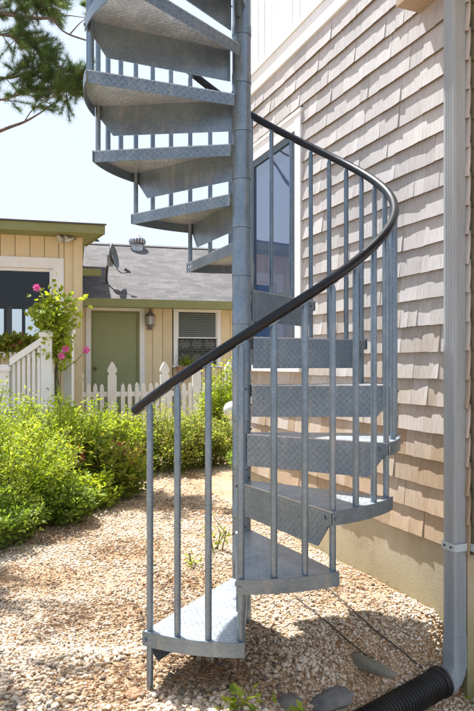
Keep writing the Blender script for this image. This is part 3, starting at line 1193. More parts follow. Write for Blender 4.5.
MB().lathe([(0.012, 0.0), (0.014, 0.02), (0.03, 0.03), (0.034, 0.045), (0.026, 0.06)], seg=12)
kb = MB().lathe([(0.028, 0.0), (0.028, 0.006), (0.012, 0.008), (0.012, 0.03), (0.030, 0.04), (0.032, 0.055), (0.018, 0.066)], seg=12)
kb = kb.build("knob", 'brass', door, smooth=True)
kb.location = (kn[0], VB - 0.005, kn[1])
kb.rotation_euler = (R(90), 0, 0)
MB().box((dl - 0.25, VB - 0.9, 0.0), (dr + 0.25, VB - 0.04, FLOOR - 0.01)).build("doorstep", 'concrete', cot)
w = MB()
ft = 0.075
w.box((wl - ft, VB - 0.035, wb - 0.02), (wl - 0.0005, VB + 0.001, wt + ft)).box((wr_ + 0.0005, VB - 0.035, wb - 0.02), (wr_ + ft, VB + 0.001, wt + ft))
w.box((wl - 0.0003, VB - 0.035, wt + 0.0005), (wr_ + 0.0003, VB + 0.001, wt + ft))
w.box((wl - ft - 0.02, VB - 0.06, wb - 0.07), (wr_ + ft + 0.02, VB + 0.001, wb - 0.0205))
w = w.build("window", 'white', cot)
wm_ = ct(197, 338, VB)[1]
sf = MB()
sf.box((wl, VB - 0.015, wm_ - 0.018), (wr_, VB + 0.001, wm_ + 0.018)).box((wl, VB - 0.012, wb - 0.02), (wl + 0.03, VB + 0.001, wm_ - 0.0185)).box((wr_ - 0.03, VB - 0.012, wb - 0.02), (wr_, VB + 0.001, wm_ - 0.0185))
sf.box((wl, VB - 0.012, wm_ + 0.0185), (wl + 0.03, VB + 0.001, wt)).box((wr_ - 0.03, VB - 0.012, wm_ + 0.0185), (wr_, VB + 0.001, wt))
sf.build("sash", 'white', w)
# blind slats in the upper light, pane over each light
nsl = 11
for lo, hi in ((wm_ + 0.03, wt - 0.01), (wb - 0.01, wm_ - 0.03)):
    for k in range(nsl):
        z = lo + (hi - lo) * k / nsl
        MB().box((wl + 0.031, VB - 0.003, z), (wr_ - 0.031, VB + 0.0012, z + (hi - lo) / nsl * 0.82)).build("blind_slat", 'curtain', w)
MB().box((wl + 0.031, VB - 0.008, wm_ + 0.0195), (wr_ - 0.031, VB - 0.006, wt - 0.001)).build("pane", 'pane_clear', w)
MB().box((wl + 0.031, VB - 0.008, wb - 0.018), (wr_ - 0.031, VB - 0.006, wm_ - 0.0195)).build("pane", 'pane_clear', w)
# scrolled iron grille over the lower light
gr = MB()
gw = (wr_ - wl - 0.06) / 3
gh = (wm_ - wb) / 2
for i in range(3):
    for j in range(2):
        cx_, cz_ = wl + 0.03 + gw * (i + 0.5), wb + gh * (j + 0.5)
        for q, (sx_, sz_) in enumerate(((1, 1), (-1, 1), (1, -1), (-1, -1))):
            pts = []
            for k in range(14):
                an = k / 13 * 4.6
                rr2 = gw * 0.24 * (1 - k / 18)
                pts.append((cx_ + sx_ * (gw * 0.24 - rr2 * math.cos(an)), VB - 0.03, cz_ + sz_ * (gh * 0.24 + rr2 * math.sin(an))))
            gr.tube(pts, 0.007, 5)
for i in range(4):
    x = wl + 0.03 + gw * i
    gr.tube([(x, VB - 0.03, wb), (x, VB - 0.03, wm_ - 0.02)], 0.008, 5)
for j in range(3):
    z = wb + 0.01 + (wm_ - wb - 0.03) * j / 2
    gr.tube([(wl + 0.02, VB - 0.03, z), (wr_ - 0.02, VB - 0.03, z)], 0.008, 5)
gr.build("iron_grille", 'iron', w)

# roof of the door wing
e0 = ct(150, 299.5, VB - 0.42)[1]
rg = ct(190, 247.5, VB + 2.6)[1]
TL, TRr = -0.9, tR + 0.6
me = bpy.data.meshes.new("roof")
vv0, vv1 = VB - 0.45, VB + 2.6
pts = [(TL, vv0, e0), (TRr, vv0, e0), (TRr, vv1, rg), (TL, vv1, rg), (TL, vv1 + 3.0, e0), (TRr, vv1 + 3.0, e0),
       (TL, vv0, e0 - 0.03), (TRr, vv0, e0 - 0.03), (TL, vv1, rg - 0.03), (TRr, vv1, rg - 0.03)]
me.from_pydata(pts, [], [(0, 1, 2, 3), (3, 2, 5, 4), (0, 6, 7, 1), (6, 8, 9, 7)])
uvl = me.uv_layers.new(name="UVMap")
slope = math.hypot(vv1 - vv0, rg - e0)
uvm = {0: (0, 0), 1: (TRr - TL, 0), 2: (TRr - TL, slope), 3: (0, slope), 4: (0, 0), 5: (TRr - TL, 0), 6: (0, 0), 7: (1, 0), 8: (0, 1), 9: (1, 1)}
for lp in me.loops:
    uvl.data[lp.index].uv = uvm[lp.vertex_index]
me.materials.append(M['roof'])
roof = link("roof", me, cot)
MB().box((0.05, VB - 0.475, e0 - 0.16), (TRr, VB - 0.452, e0 - 0.004)).build("fascia", 'olive', cot)
MB().box((0.05, VB - 0.45, e0 - 0.14), (TRr, VB - 0.001, e0 - 0.12)).build("soffit", 'olive', cot)
rc = MB()
rc.prism([(TL, vv1 - 0.13, rg - 0.065 + 0.02), (TL, vv1, rg + 0.014), (TL, vv1 + 0.13, rg - 0.065 + 0.02), (TL, vv1, rg - 0.0)], (0, 0, 0), (TRr - TL, 0, 0))
rc.build("ridge_cap", 'roof', cot)

# ---- window wing, nearer
zw = ct(40, 232, 0)[1]
TLW = -4.2
gl0, gl1 = ct(-60, 300, 0)[0], ct(53, 300, 0)[0]
gt, gb = ct(30, 268, 0)[1], ct(30, 352, 0)[1]
fwall = MB()
fwall.box((gl1 + 0.002, 0.002, 0.0), (-0.002, 0.13, zw)).box((TLW, 0.002, 0.0), (gl0 - 0.002, 0.13, zw))
fwall.box((gl0, 0.002, gt + 0.002), (gl1, 0.13, zw)).box((gl0, 0.002, 0.0), (gl1, 0.13, gb - 0.002))
fwall = fwall.build("wall", 'sheath', cot)
boards(fwall, 0.0, TLW, -0.10, 0.0, zw, [(gl0 - 0.156, gl1 + 0.156, gb - 0.081, gt + 0.156)], 0.205)
MB().box((-0.10, -0.035, 0.0), (0.012, 0.0, zw)).build("corner_board", 'beige', cot)
MB().box((0.0135, -0.03, 0.0), (0.035, 0.10, zw)).build("corner_board", 'beige', cot)
swall = MB().box((-0.12, 0.14, 0.0), (-0.002, VB, zw)).build("wall", 'sheath', cot)
boards(swall, 0.0, 0.10, VB - 0.03, 0.0, zw, [], 0.2, axis='y')
ww = MB()
q = 0.155
ww.box((gl0 - q, -0.04, gb), (gl0 - 0.0005, 0.0, gt + q)).box((gl1 + 0.0005, -0.04, gb), (gl1 + q, 0.0, gt + q))
ww.box((gl0 - 0.0003, -0.04, gt + 0.0005), (gl1 + 0.0003, 0.0, gt + q)).box((gl0 - q - .03, -0.07, gb - 0.08), (gl1 + q + .03, 0.0, gb - 0.0005))
ww = ww.build("window", 'white', cot)
sa = MB()
sa.box((gl1 - 0.05, 0.005, gb), (gl1, 0.06, gt)).box((gl0, 0.005, gb), (gl0 + 0.05, 0.06, gt)).box((gl0 + .0505, 0.005, gt - 0.045), (gl1 - .0505, 0.06, gt))
sa.build("sash", 'white', ww)
MB().box((gl0 + 0.051, 0.03, gb), (gl1 - 0.051, 0.036, gt - 0.046)).build("pane", 'pane_clear', ww)
# the room behind the big window: dark, with a row of lights in its far wall
oz0, oz1 = ct(20, 337, VB)[1], ct(20, 309, VB)[1]
o0, o1 = ct(-70, 320, VB)[0], ct(40, 320, VB)[0]
rm = MB()
rm.box((TLW, VB - 0.05, 0), (-0.13, VB + 0.05, oz0)).box((TLW, VB - 0.05, oz1), (-0.13, VB + 0.05, zw))
rm.box((TLW, VB - 0.05, oz0), (o0, VB + 0.05, oz1)).box((o1, VB - 0.05, oz0), (-0.13, VB + 0.05, oz1))
for pxm in (-45, -20, 5.5, 23.5):
    a = ct(pxm - 1.6, 320, VB)[0]
    b = ct(pxm + 1.6, 320, VB)[0]
    rm.box((a, VB - 0.04, oz0), (b, VB + 0.04, oz1))
rm.box((TLW, 0.14, 0.3), (-0.13, VB - 0.06, 0.33)).box((TLW, 0.14, 0.0), (TLW + 0.1, VB - 0.06, zw))
rm.build("room_lining", 'dark', cot)
rp = MB()
for pxm in (9.5, -32):
    a = ct(pxm - 2, 320, VB - 0.3)[0]
    b = ct(pxm + 2.5, 320, VB - 0.3)[0]
    rp.box((a, VB - 0.35, 0.33), (b, VB - 0.3, oz1 + 0.02))
rp.build("room_post", 'white', cot)
# wing roof
tE = ct(105, 225, -0.45)[0]
zf0, zf1 = ct(40, 231, -0.45)[1], ct(40, 222.5, -0.45)[1]
MB().box((TLW - 0.4, -0.47, zf0), (tE, -0.446, zf1)).build("fascia", 'olive', cot)
sxp, svp = 0.10, 0.62                                # the right overhang tapers back into the side wall
MB().prism([(tE, -0.4455, zf0 + 0.002), (sxp, svp, zf0 + 0.002), (sxp, svp, zf1), (tE, -0.4455, zf1)], (0, 0, 0), (-0.022, -0.005, 0)).build("fascia", 'olive', cot)
MB().prism([(TLW - 0.4, -0.445, zf0 + 0.012), (tE - 0.028, -0.445, zf0 + 0.012), (sxp - 0.03, svp, zf0 + 0.012), (0.04, 4.4, zf0 + 0.012), (TLW - 0.4, 4.4, zf0 + 0.012)], (0, 0, 0), (0, 0, 0.022)).build("soffit", 'olive', cot)
wv = [(TLW - 0.4, -0.49), (tE + 0.02, -0.49), (sxp + 0.015, svp), (0.42, 4.4), (TLW - 0.4, 4.4)]
wrf = MB()
o_ = len(wrf.v)
for dz in (0.001, 0.022):
    wrf.v += [(a_, b_, zf1 + dz + (b_ + 0.49) * 0.14) for a_, b_ in wv]
wrf.f += [(4, 3, 2, 1, 0), (5, 6, 7, 8, 9)] + [(k, (k + 1) % 5, 5 + (k + 1) % 5, 5 + k) for k in range(5)]
wrf.build("roof", 'roof', cot)
MB().prism([(0.0, svp, zf1 + 0.0), (0.0, 4.35, zf1 + 0.0), (0.0, 4.35, zf1 + 4.8 * 0.14), (0.0, svp, zf1 + (svp + .45) * 0.14)], (0, 0, 0), (-0.1, 0, 0)).build("gable", 'beige', cot)
bt = ct(91, 272.5, 1.0)
MB().box((0.04, 0.9, bt[1] - 0.05), (ct(101, 272, 1.0)[0], 1.04, bt[1] + 0.05)).build("beam_end", 'olive', cot)

# ------------------------------------------------------------------ small things on the cottage
def at_cot(t, v, z):
    return wmat(cot) @ Vector((t, v, z))


# wall lantern
lt, lz = ct(149.5, 322, VB)
lan = thing("wall_lantern", "small metal wall lantern beside the green door", "lantern", at_cot(lt, VB - 0.02, lz), TH_C)
MB().box((-0.05, -0.02, -0.16), (0.05, 0.0, 0.14)).build("back_plate", 'copper', lan)
MB().tube([(0, 0, 0.05), (0, -0.07, 0.16), (0, -0.13, 0.19)], 0.012, 8).build("arm", 'copper', lan)
MB().lathe([(0.015, 0.26), (0.03, 0.22), (0.035, 0.19), (0.10, 0.12), (0.105, 0.10)], (0, -0.13, 0), 6).build("cap", 'copper', lan)
MB().lathe([(0.085, 0.099), (0.075, -0.06)], (0, -0.13, 0), 6).build("glass", 'lampglass', lan)
cg = MB()
for k in range(6):
    an = 2 * math.pi * k / 6
    cg.tube([(0.088 * math.cos(an), -0.13 + 0.088 * math.sin(an), 0.1), (0.078 * math.cos(an), -0.13 + 0.078 * math.sin(an), -0.062)], 0.007, 5)
cg.lathe([(0.085, -0.062), (0.085, -0.085), (0.03, -0.11)], (0, -0.13, 0), 6)
cg.build("cage", 'copper', lan)

# flood light under the wing eave
ft_, fz = ct(72, 240, -0.03)
fl = thing("flood_light", "twin headed flood light under the olive eave at the cottage corner", "light", at_cot(ft_, -0.04, fz), TH_C)
MB().lathe([(0.06, 0.0), (0.06, 0.03), (0.03, 0.05)], seg=14).build("base", 'copper', fl)
for sx_ in (-1, 0.15):
    MB().tube([(0, -0.02, 0.03), (sx_ * 0.07, -0.06, 0.02)], 0.014, 8).build("arm", 'copper', fl)
    a = Vector((sx_ * 0.08, -0.06, 0.02))
    dv = Vector((-0.75, -0.6, -0.3)).normalized()
    hd_ = MB().tube([a, a + dv * 0.04, a + dv * 0.12, a + dv * 0.14], [0.025, 0.035, 0.062, 0.06], 14).build("lamp_head", 'vent', fl, smooth=True)
    MB().tube([a + dv * 0.141, a + dv * 0.15], [0.055, 0.03], 14).build("lens", 'lampglass', hd_, smooth=True)

# satellite dish on the roof
Yd = at_cot(*[*(ct(107, 291, VB + 0.25)[0:1]), VB + 0.25, 0]).y
mb0 = P(107, 291.5, Yd)
dish = thing("satellite_dish", "grey satellite dish on a bent mast, standing on the cottage roof", "satellite dish", mb0, 0)
m1 = P(106.5, 277, Yd) - mb0
m2 = P(107.5, 265, Yd - 0.05) - mb0
MB().tube([(0, 0, -0.03), m1, m2], 0.022, 8).build("mast", 'iron', dish, smooth=True)
fp = MB()
for dx in (-0.09, 0.07):
    fp.tube([(dx, -0.08, -0.05), m1 * 0.45], 0.012, 6)
fp.box((-0.09, -0.1, -0.06), (0.09, 0.1, -0.035))
fp.build("foot", 'iron', dish)
cd = P(112.6, 256.5, Yd - 0.12) - mb0
ax = Vector((0.975, -0.10, 0.20)).normalized()
rows = []
xa = ax.cross(Vector((0, 0, 1))).normalized()
ya = xa.cross(ax)
for side in (0, 1):
    for k in range(7):
        rr2 = 0.25 * (k / 6 if side == 0 else 1 - k / 6)
        dd = 0.09 * (rr2 / 0.25) ** 2 - (0.012 if side else 0.0)
        rows.append([cd + xa * (rr2 * math.cos(2 * math.pi * j / 24)) * 0.92 + ya * (rr2 * math.sin(2 * math.pi * j / 24)) + ax * (dd - 0.04) for j in range(24)])
db = MB()
db.quadgrid(rows, close_u=True)
db.build("reflector", 'dish', dish, smooth=True)
lnb = P(128, 271, Yd - 0.25) - mb0
MB().tube([cd - ya * 0.26 + ax * 0.03, (cd - ya * 0.2 + lnb) * 0.5 - Vector((0, 0, 0.09)), lnb - Vector((0, 0, 0.03))], 0.010, 6).build("feed_arm", 'dish', dish)
MB().tube([lnb + ax * 0.05 - Vector((0, 0, .04)), lnb, lnb - ax * 0.06 + Vector((0, 0, 0.05))], [0.02, 0.03, 0.034], 10).build("feed_horn", 'dish', dish)
br_ = MB()
br_.box((-0.05, -0.05, -0.11), (0.05, 0.05, 0.11), Matrix.Translation((m2 + cd) * 0.5))
br_.build("bracket", 'vent', dish)

# turbine vent near the ridge
tv = ct(137.3, 252, VB + 2.35)
Yv = at_cot(tv[0], VB + 2.35, 0).y
vb = P(137.3, 253.5, Yv)
vent = thing("turbine_vent", "round finned metal turbine vent on the cottage roof ridge", "roof vent", vb)
MB().lathe([(0.14, -0.12), (0.14, 0.16), (0.15, 0.17), (0.15, 0.19)], seg=20).build("neck", 'vent', vent, smooth=True)
MB().lathe([(0.13, 0.19), (0.16, 0.26), (0.155, 0.34), (0.09, 0.40), (0.02, 0.415)], seg=20).build("core", 'iron', vent, smooth=True)
for k in range(18):
    an = 2 * math.pi * k / 18
    rows = []
    for z, r0 in ((0.195, 0.15), (0.23, 0.185), (0.28, 0.20), (0.33, 0.185), (0.375, 0.13), (0.405, 0.07)):
        rows.append([(r0 * math.cos(an), r0 * math.sin(an), z), (r0 * 1.03 * math.cos(an + 0.2), r0 * 1.03 * math.sin(an + 0.2), z), (r0 * 0.93 * math.cos(an + 0.27), r0 * 0.93 * math.sin(an + 0.27), z)])
    m_ = MB()
    m_.quadgrid(rows)
    m_.build("fin", 'vent', vent)
MB().lathe([(0.07, 0.40), (0.075, 0.412), (0.02, 0.43)], seg=16).build("cap", 'vent', vent, smooth=True)

# flower pot on the window sill
pt = ct(186.5, 366, VB - 0.09)
pot = thing("flower_pot", "terracotta window box of small leaves under the cottage window", "planter", at_cot(pt[0], VB - 0.14, wb - 0.20), TH_C)
MB().box((-0.19, -0.07, 0.0), (0.19, 0.07, 0.13)).box((-0.20, -0.08, 0.1302), (0.20, 0.08, 0.155)).build("box", 'clay', pot)
n = 260
pp = RNG.normal(0, 1, (n, 3)) * np.array([0.08, 0.04, 0.07]) + np.array([0.0, 0, 0.23])
pp[:, 2] = np.maximum(pp[:, 2], 0.15)
v, f, tn_ = leaves(pp, RNG.normal(0, 1, (n, 3)) + np.array([0, 0, .6]), nrm(RNG.normal(0, 1, (n, 3))), RNG.uniform(.03, .06, n), RNG.uniform(.015, .03, n), RNG.random(n))
np_mesh("foliage", v, f, 'leaf_lime', tn_, parent=pot)

# ------------------------------------------------------------------ white picket fence in front of the cottage
VF = VB - 1.25
fx0 = ct(70, 380, VF)[0]
fence = thing("picket_fence", "white wooden picket fence with pointed posts in front of the green door", "fence", at_cot(fx0, VF, 0), TH_C)


def fl_(px, py):
    t, z = ct(px, py, VF)
    return t - fx0, z


def picket_mesh(w, th, h, name, fancy=False):
    hw = w / 2
    if fancy:
        hw2 = hw * 1.0
        p = [(-hw2, 0), (hw2, 0), (hw2, h - 0.24), (hw2 * 0.72, h - 0.225), (hw2 * 0.72, h - 0.20), (hw2 * 1.08, h - 0.17), (hw2 * 1.02, h - 0.12), (0.015, h), (-0.015, h),
             (-hw2 * 1.02, h - 0.12), (-hw2 * 1.08, h - 0.17), (-hw2 * 0.72, h - 0.20), (-hw2 * 0.72, h - 0.225), (-hw2, h - 0.24)]
    else:
        p = [(-hw, 0), (hw, 0), (hw, h - 0.075), (hw * 0.7, h - 0.068), (hw * 1.0, h - 0.05), (0.006, h), (-0.006, h), (-hw * 1.0, h - 0.05), (-hw * 0.7, h - 0.068), (-hw, h - 0.075)]
    mb = MB().prism([(a, -th / 2, b) for a, b in p][::-1], (0, 0, 0), (0, th, 0))
    o = mb.build(name, 'white_old', fence)
    return o


pk = None
px = 80.5
tops = fl_(120, 383)[1]
tp_post = fl_(120, 362)[1]
posts_px = [79, 112, 164.5, 196.5, 229]
xend = fl_(236, 380)[0]
x = fl_(81, 383)[0]
while x < xend:
    near = min(abs(x - fl_(q, 380)[0]) for q in posts_px)
    if near > 0.10:
        if pk is None:
            pk = picket_mesh(0.072, 0.02, tops - 0.06, "picket")
            o = pk
        else:
            o = link("picket", pk.data, fence)
        o.location = (x, -0.032, 0.06 + rs.uniform(-.012, .012))
        o.rotation_euler = (0, rs.uniform(-.012, .012), 0)
    x += 0.122
ps = None
for q in posts_px:
    if ps is None:
        ps = picket_mesh(0.155, 0.13, tp_post + 0.02, "post", True)
        o = ps
    else:
        o = link("post", ps.data, fence)
    o.location = (fl_(q, 380)[0], 0.0, -0.02 - (0.10 if q == 79 else 0))
for z in (0.28, tops - 0.24):
    MB().box((0.0, -0.0215, z), (xend, 0.02, z + 0.085)).build("rail", 'white_old', fence)

# ------------------------------------------------------------------ porch stair railing, far left
YP = 8.4
rail = thing("porch_railing", "white porch stair railing with square balusters below the cottage picture window", "railing", P(20, 365, YP) * 1.0 - Vector((0, 0, P(20, 365, YP).z)), TH_C)


def pr(px, py, Y=YP):
    return P(px, py, Y)


def wbox(mb, px0, px1, ytop, zbot, Y, th=0.12):
    a, b = P(px0, ytop, Y), P(px1, ytop, Y)
    mb.box((a.x, Y - th / 2, zbot), (b.x, Y + th / 2, a.z))


for (p0, p1, yt) in ((42, 53, 337), (-6, 10.5, 371)):
    m_ = MB()
    wbox(m_, p0, p1, yt, 0.0, YP)
    a, b = P(p0 - 1.4, yt, YP), P(p1 + 1.4, yt, YP)
    m_.box((a.x, YP - 0.085, a.z + 0.0005), (b.x, YP + 0.085, a.z + 0.06))
    m_.box((a.x + 0.03, YP - 0.06, a.z + 0.061), (b.x - 0.03, YP + 0.06, a.z + 0.085))
    m_.build("post", 'white', rail, world=True)
# sloping hand and bottom rails
for dz in (0.0, -1.0):
    a, b = P(10.6, 366, YP), P(41.9, 345, YP)
    h0 = 0.10 if dz == 0 else 0.07
    MB().prism([(a.x, YP - 0.05, a.z + dz), (a.x, YP - 0.05, a.z + dz + h0), (b.x, YP - 0.05, b.z + dz + h0), (b.x, YP - 0.05, b.z + dz)][::-1], (0, 0, 0), (0, 0.10, 0)).build("handrail" if dz == 0 else "bottom_rail", 'white', rail, world=True)
pxx = 14.0
while pxx < 41:
    zz = P(pxx, 366 - (pxx - 10.6) * 21 / 31.3, YP).z
    a = P(pxx, 350, YP)
    MB().box((a.x - 0.02, YP - 0.02, zz - 0.93), (a.x + 0.02, YP + 0.02, zz - 0.001)).build("baluster", 'white', rail, world=True)
    pxx += 5.0
gp = thing("gate_post", "white square post with a moulded cap behind the pink flowered vine", "post", Vector((P(68.5, 365, 8.9).x, 8.9, 0)))
m_ = MB()
hw = 4.2 / FOC * 8.9
zt = P(68, 333, 8.9).z
m_.box((-hw, -hw, 0), (hw, hw, zt))
m_.build("shaft", 'white', gp)
MB().box((-hw - 0.02, -hw - 0.02, zt + 0.0005), (hw + 0.02, hw + 0.02, zt + 0.045)).build("cap", 'white', gp)

# ------------------------------------------------------------------ plants
def shrub(name, label, base, r, h, nst, nlf, ls, mat, cat="shrub", group="shrubs along the gravel path", upright=0.5, seed=0, lw=0.42, dark=0.0):
    rg_ = np.random.default_rng(1000 + seed)
    root = thing(name, label, cat, (base[0], base[1], float(gz(base[0], base[1]))), 0, group)
    st = MB()
    LP, LD, LT = [], [], []
    per = max(nlf // nst, 6)
    for i in range(nst):
        an = rg_.uniform(0, 2 * math.pi)
        rr2 = r * math.sqrt(rg_.random())
        top = np.array([math.cos(an) * rr2, math.sin(an) * rr2, h * (1 - 0.45 * (rr2 / r) ** 2) * (rg_.uniform(0.5, 0.98) if rg_.random() < 0.8 else rg_.uniform(0.98, 1.16))])
        b0 = np.array([math.cos(an) * rr2 * (1 - upright) * 0.5 + math.cos(an) * rr2 * upright * 0.7, math.sin(an) * rr2 * (1 - upright) * 0.5 + math.sin(an) * rr2 * upright * 0.7, -0.01])
        mid = (b0 + top) / 2 + np.array([0, 0, 0.08 * h]) + rg_.normal(0, 0.04, 3)
        if i % 2 == 0:
            st.tube([Vector(b0), Vector(mid), Vector(top)], [0.006, 0.0045, 0.002], 4, caps=False)
        t = rg_.random(per) ** 0.7
        t = 0.12 + 0.88 * t
        t = t[:, None]
        pos = b0 * (1 - t) ** 2 + 2 * mid * t * (1 - t) + top * t ** 2
        out = rg_.normal(0, 1, (per, 3))
        out[:, 2] *= 0.5
        out = nrm(out)
        pos = pos + out * (rg_.random((per, 1)) ** 0.8) * (0.13 * r + 0.04) * (1.15 - 0.6 * t)
        d = nrm(out + np.array([0, 0, 0.35]) + rg_.normal(0, 0.35, (per, 3)))
        LP.append(pos)
        LD.append(d)
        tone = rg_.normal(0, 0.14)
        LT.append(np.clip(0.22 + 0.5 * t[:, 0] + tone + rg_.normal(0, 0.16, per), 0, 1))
    LP, LD, LT = np.concatenate(LP), np.concatenate(LD), np.concatenate(LT)
    keep = LP[:, 2] > 0.0
    LP, LD, LT = LP[keep], LD[keep], LT[keep]
    k = len(LP)
    nor = nrm(np.array([0, 0, 1.0]) + rg_.normal(0, 0.7, (k, 3)))
    ln = rg_.uniform(0.65, 1.25, k) * ls
    v, f, tt = leaves(LP, LD, nor, ln, ln * lw * rg_.uniform(0.8, 1.2, k), LT)
    np_mesh("foliage", v, f, mat, tt, parent=root)
    st.build("stems", 'stem', root)
    return root


SHR = [
    ("feathery_shrub", "lime green feathery shrub nearest the camera at the left edge of the gravel", (-2.0, 5.1), 0.72, 1.04, 240, 30000, 0.036, 'leaf_lime', 0.6, 0.38),
    ("feathery_shrub", "tall lime green shrub below the sloping porch railing", (-2.65, 6.2), 0.85, 1.18, 200, 20000, 0.040, 'leaf_lime', 0.6, 0.38),
    ("leafy_shrub", "lime shrub in front of the square white post", (-1.72, 6.3), 0.56, 0.98, 170, 17000, 0.042, 'leaf_lime', 0.5, 0.42),
    ("broad_leaved_shrub", "low broad leaved shrub with some yellow and reddish leaves at the path edge", (-1.30, 6.15), 0.46, 0.66, 90, 4600, 0.080, 'leaf_mixed', 0.35, 0.42),
    ("leafy_shrub", "green shrub against the picket fence below the green door", (-1.62, 7.6), 0.70, 0.80, 150, 14000, 0.05, 'leaf_lime', 0.4, 0.45),
    ("leafy_shrub", "dense olive green shrub behind the two lowest stair balusters", (-0.90, 7.75), 0.66, 0.78, 160, 16000, 0.042, 'leaf_olive', 0.4, 0.45),
    ("leafy_shrub", "small olive shrub left of the stair pole at the bend of the path", (-0.30, 8.2), 0.46, 0.70, 120, 9000, 0.042, 'leaf_olive', 0.4, 0.45),
    ("rounded_shrub", "bright yellow green shrub under the cottage window", (-0.20, 10.4), 0.50, 1.25, 120, 9000, 0.055, 'leaf_lime', 0.4, 0.5),
    ("low_ground_cover", "dark low ground cover spilling onto the gravel at the left edge", (-1.80, 4.45), 0.44, 0.42, 110, 8000, 0.042, 'leaf_green', 0.3, 0.5),
    ("low_ground_cover", "low mixed ground cover below the lime feathery shrub", (-1.46, 5.2), 0.36, 0.36, 100, 6000, 0.042, 'leaf_green', 0.3, 0.5),
    ("low_ground_cover", "pale green low creeper along the path between two larger shrubs", (-1.32, 5.62), 0.26, 0.34, 60, 2600, 0.05, 'leaf_lime', 0.3, 0.5),
    ("corner_weed", "small green weed clump at the far foot of the shingled house", (0.30, 6.1), 0.16, 0.26, 22, 500, 0.05, 'leaf_lime', 0.4, 0.4),
    ("corner_weed", "leafy plant growing past the far corner of the shingled house", (0.18, 7.2), 0.30, 0.42, 40, 1600, 0.05, 'leaf_green', 0.4, 0.45),
    ("garden_weed", "spindly yellow weed in the gravel just left of the stair pole", (-0.14, 4.35), 0.06, 0.24, 7, 60, 0.035, 'leaf_lime', 0.5, 0.45),
    ("garden_weed", "small yellow weed in the gravel above the lowest tread", (-0.27, 4.0), 0.06, 0.08, 6, 40, 0.03, 'leaf_lime', 0.5, 0.45),
    ("garden_weed", "broad leaved weed beside the dark stones at the bottom edge", (0.21, 2.43), 0.08, 0.07, 9, 46, 0.05, 'leaf_lime', 0.4, 0.6),
    ("garden_weed", "light green seedling at the bottom edge below the lowest tread", (0.02, 2.36), 0.06, 0.05, 6, 28, 0.045, 'leaf_lime', 0.4, 0.55),
    ("garden_weed", "small dark weed at the foot of the downspout", (1.20, 2.92), 0.10, 0.16, 12, 240, 0.03, 'leaf_green', 0.4, 0.5),
    ("garden_weed", "tiny weed beside the black drain pipe", (0.46, 2.52), 0.05, 0.06, 6, 30, 0.035, 'leaf_green', 0.4, 0.5),
]
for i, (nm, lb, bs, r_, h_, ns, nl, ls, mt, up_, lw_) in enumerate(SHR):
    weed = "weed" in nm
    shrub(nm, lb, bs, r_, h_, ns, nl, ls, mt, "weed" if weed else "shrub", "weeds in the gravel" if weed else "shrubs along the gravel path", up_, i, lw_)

# flowering vine by the white posts
vine = thing("flowering_vine", "climbing vine with pale green leaves and pink flowers between the white posts", "vine", (P(56, 365, 8.5).x, 8.5, 0))
LP, LD, LT = [], [], []
vs_ = MB()
o = Vector((P(56, 365, 8.5).x, 8.5, 0))
for k in range(12):
    e = P(random.gauss(53, 11), random.uniform(283, 330), 8.5 + random.uniform(-.12, .12)) - o
    b = Vector((random.uniform(-.06, .08), random.uniform(-.05, .05), 0.2))
    m = P(random.gauss(57, 3), random.uniform(325, 360), 8.5) - o
    pts = []
    for j in range(13):
        u = j / 12
        pts.append(b * (1 - u) ** 2 + m * 2 * u * (1 - u) + e * u * u + Vector((random.gauss(0, .01), random.gauss(0, .01), 0)))
    vs_.tube(pts, 0.006, 4, caps=False)
    for q in range(85):
        u = random.uniform(0.45, 1.0) ** 0.8
        p = b * (1 - u) ** 2 + m * 2 * u * (1 - u) + e * u * u
        LP.append(np.array(p) + RNG.normal(0, 0.075, 3))
        LD.append(RNG.normal(0, 1, 3) + np.array([0, -0.3, -0.2]))
        LT.append(np.clip(RNG.normal(0.62, 0.22), 0, 1))
LP, LD, LT = np.array(LP), np.array(LD), np.array(LT)
n = len(LP)
v, f, tt = leaves(LP, LD, nrm(RNG.normal(0, 0.6, (n, 3)) + np.array([0, -0.7, 0.7])), RNG.uniform(.07, .12, n), RNG.uniform(.045, .075, n), LT)
np_mesh("foliage", v, f, 'leaf_lime', tt, parent=vine)
vs_.build("stems", 'stem', vine)
for (fx_, fy_) in ((37, 288), (62, 356), (86.5, 350), (66, 349)):
    c = P(fx_, fy_, 8.35) - o
    npet = 5
    pos, dr_, no_ = [], [], []
    for r2 in range(2):
        for k in range(npet):
            an = 2 * math.pi * (k + r2 * .5) / npet
            pos.append(np.array(c) + np.array([0, -0.01 * r2, 0]))
            dr_.append(np.array([math.cos(an), -0.35 - .3 * r2, math.sin(an)]))
            no_.append(np.array([0.05, -1, 0.1]))
    v, f, tt = leaves(np.array(pos), np.array(dr_), np.array(no_), np.full(10, 0.06), np.full(10, 0.045), RNG.random(10))
    np_mesh("flower", v, f, 'petal', tt, parent=vine)
vs2 = MB()
c = P(86.5, 350, 8.35) - o
vs2.tube([P(60, 372, 8.5) - o, P(75, 362, 8.4) - o, c], 0.005, 4)
vs2.build("flower_stalk", 'stem', vine)

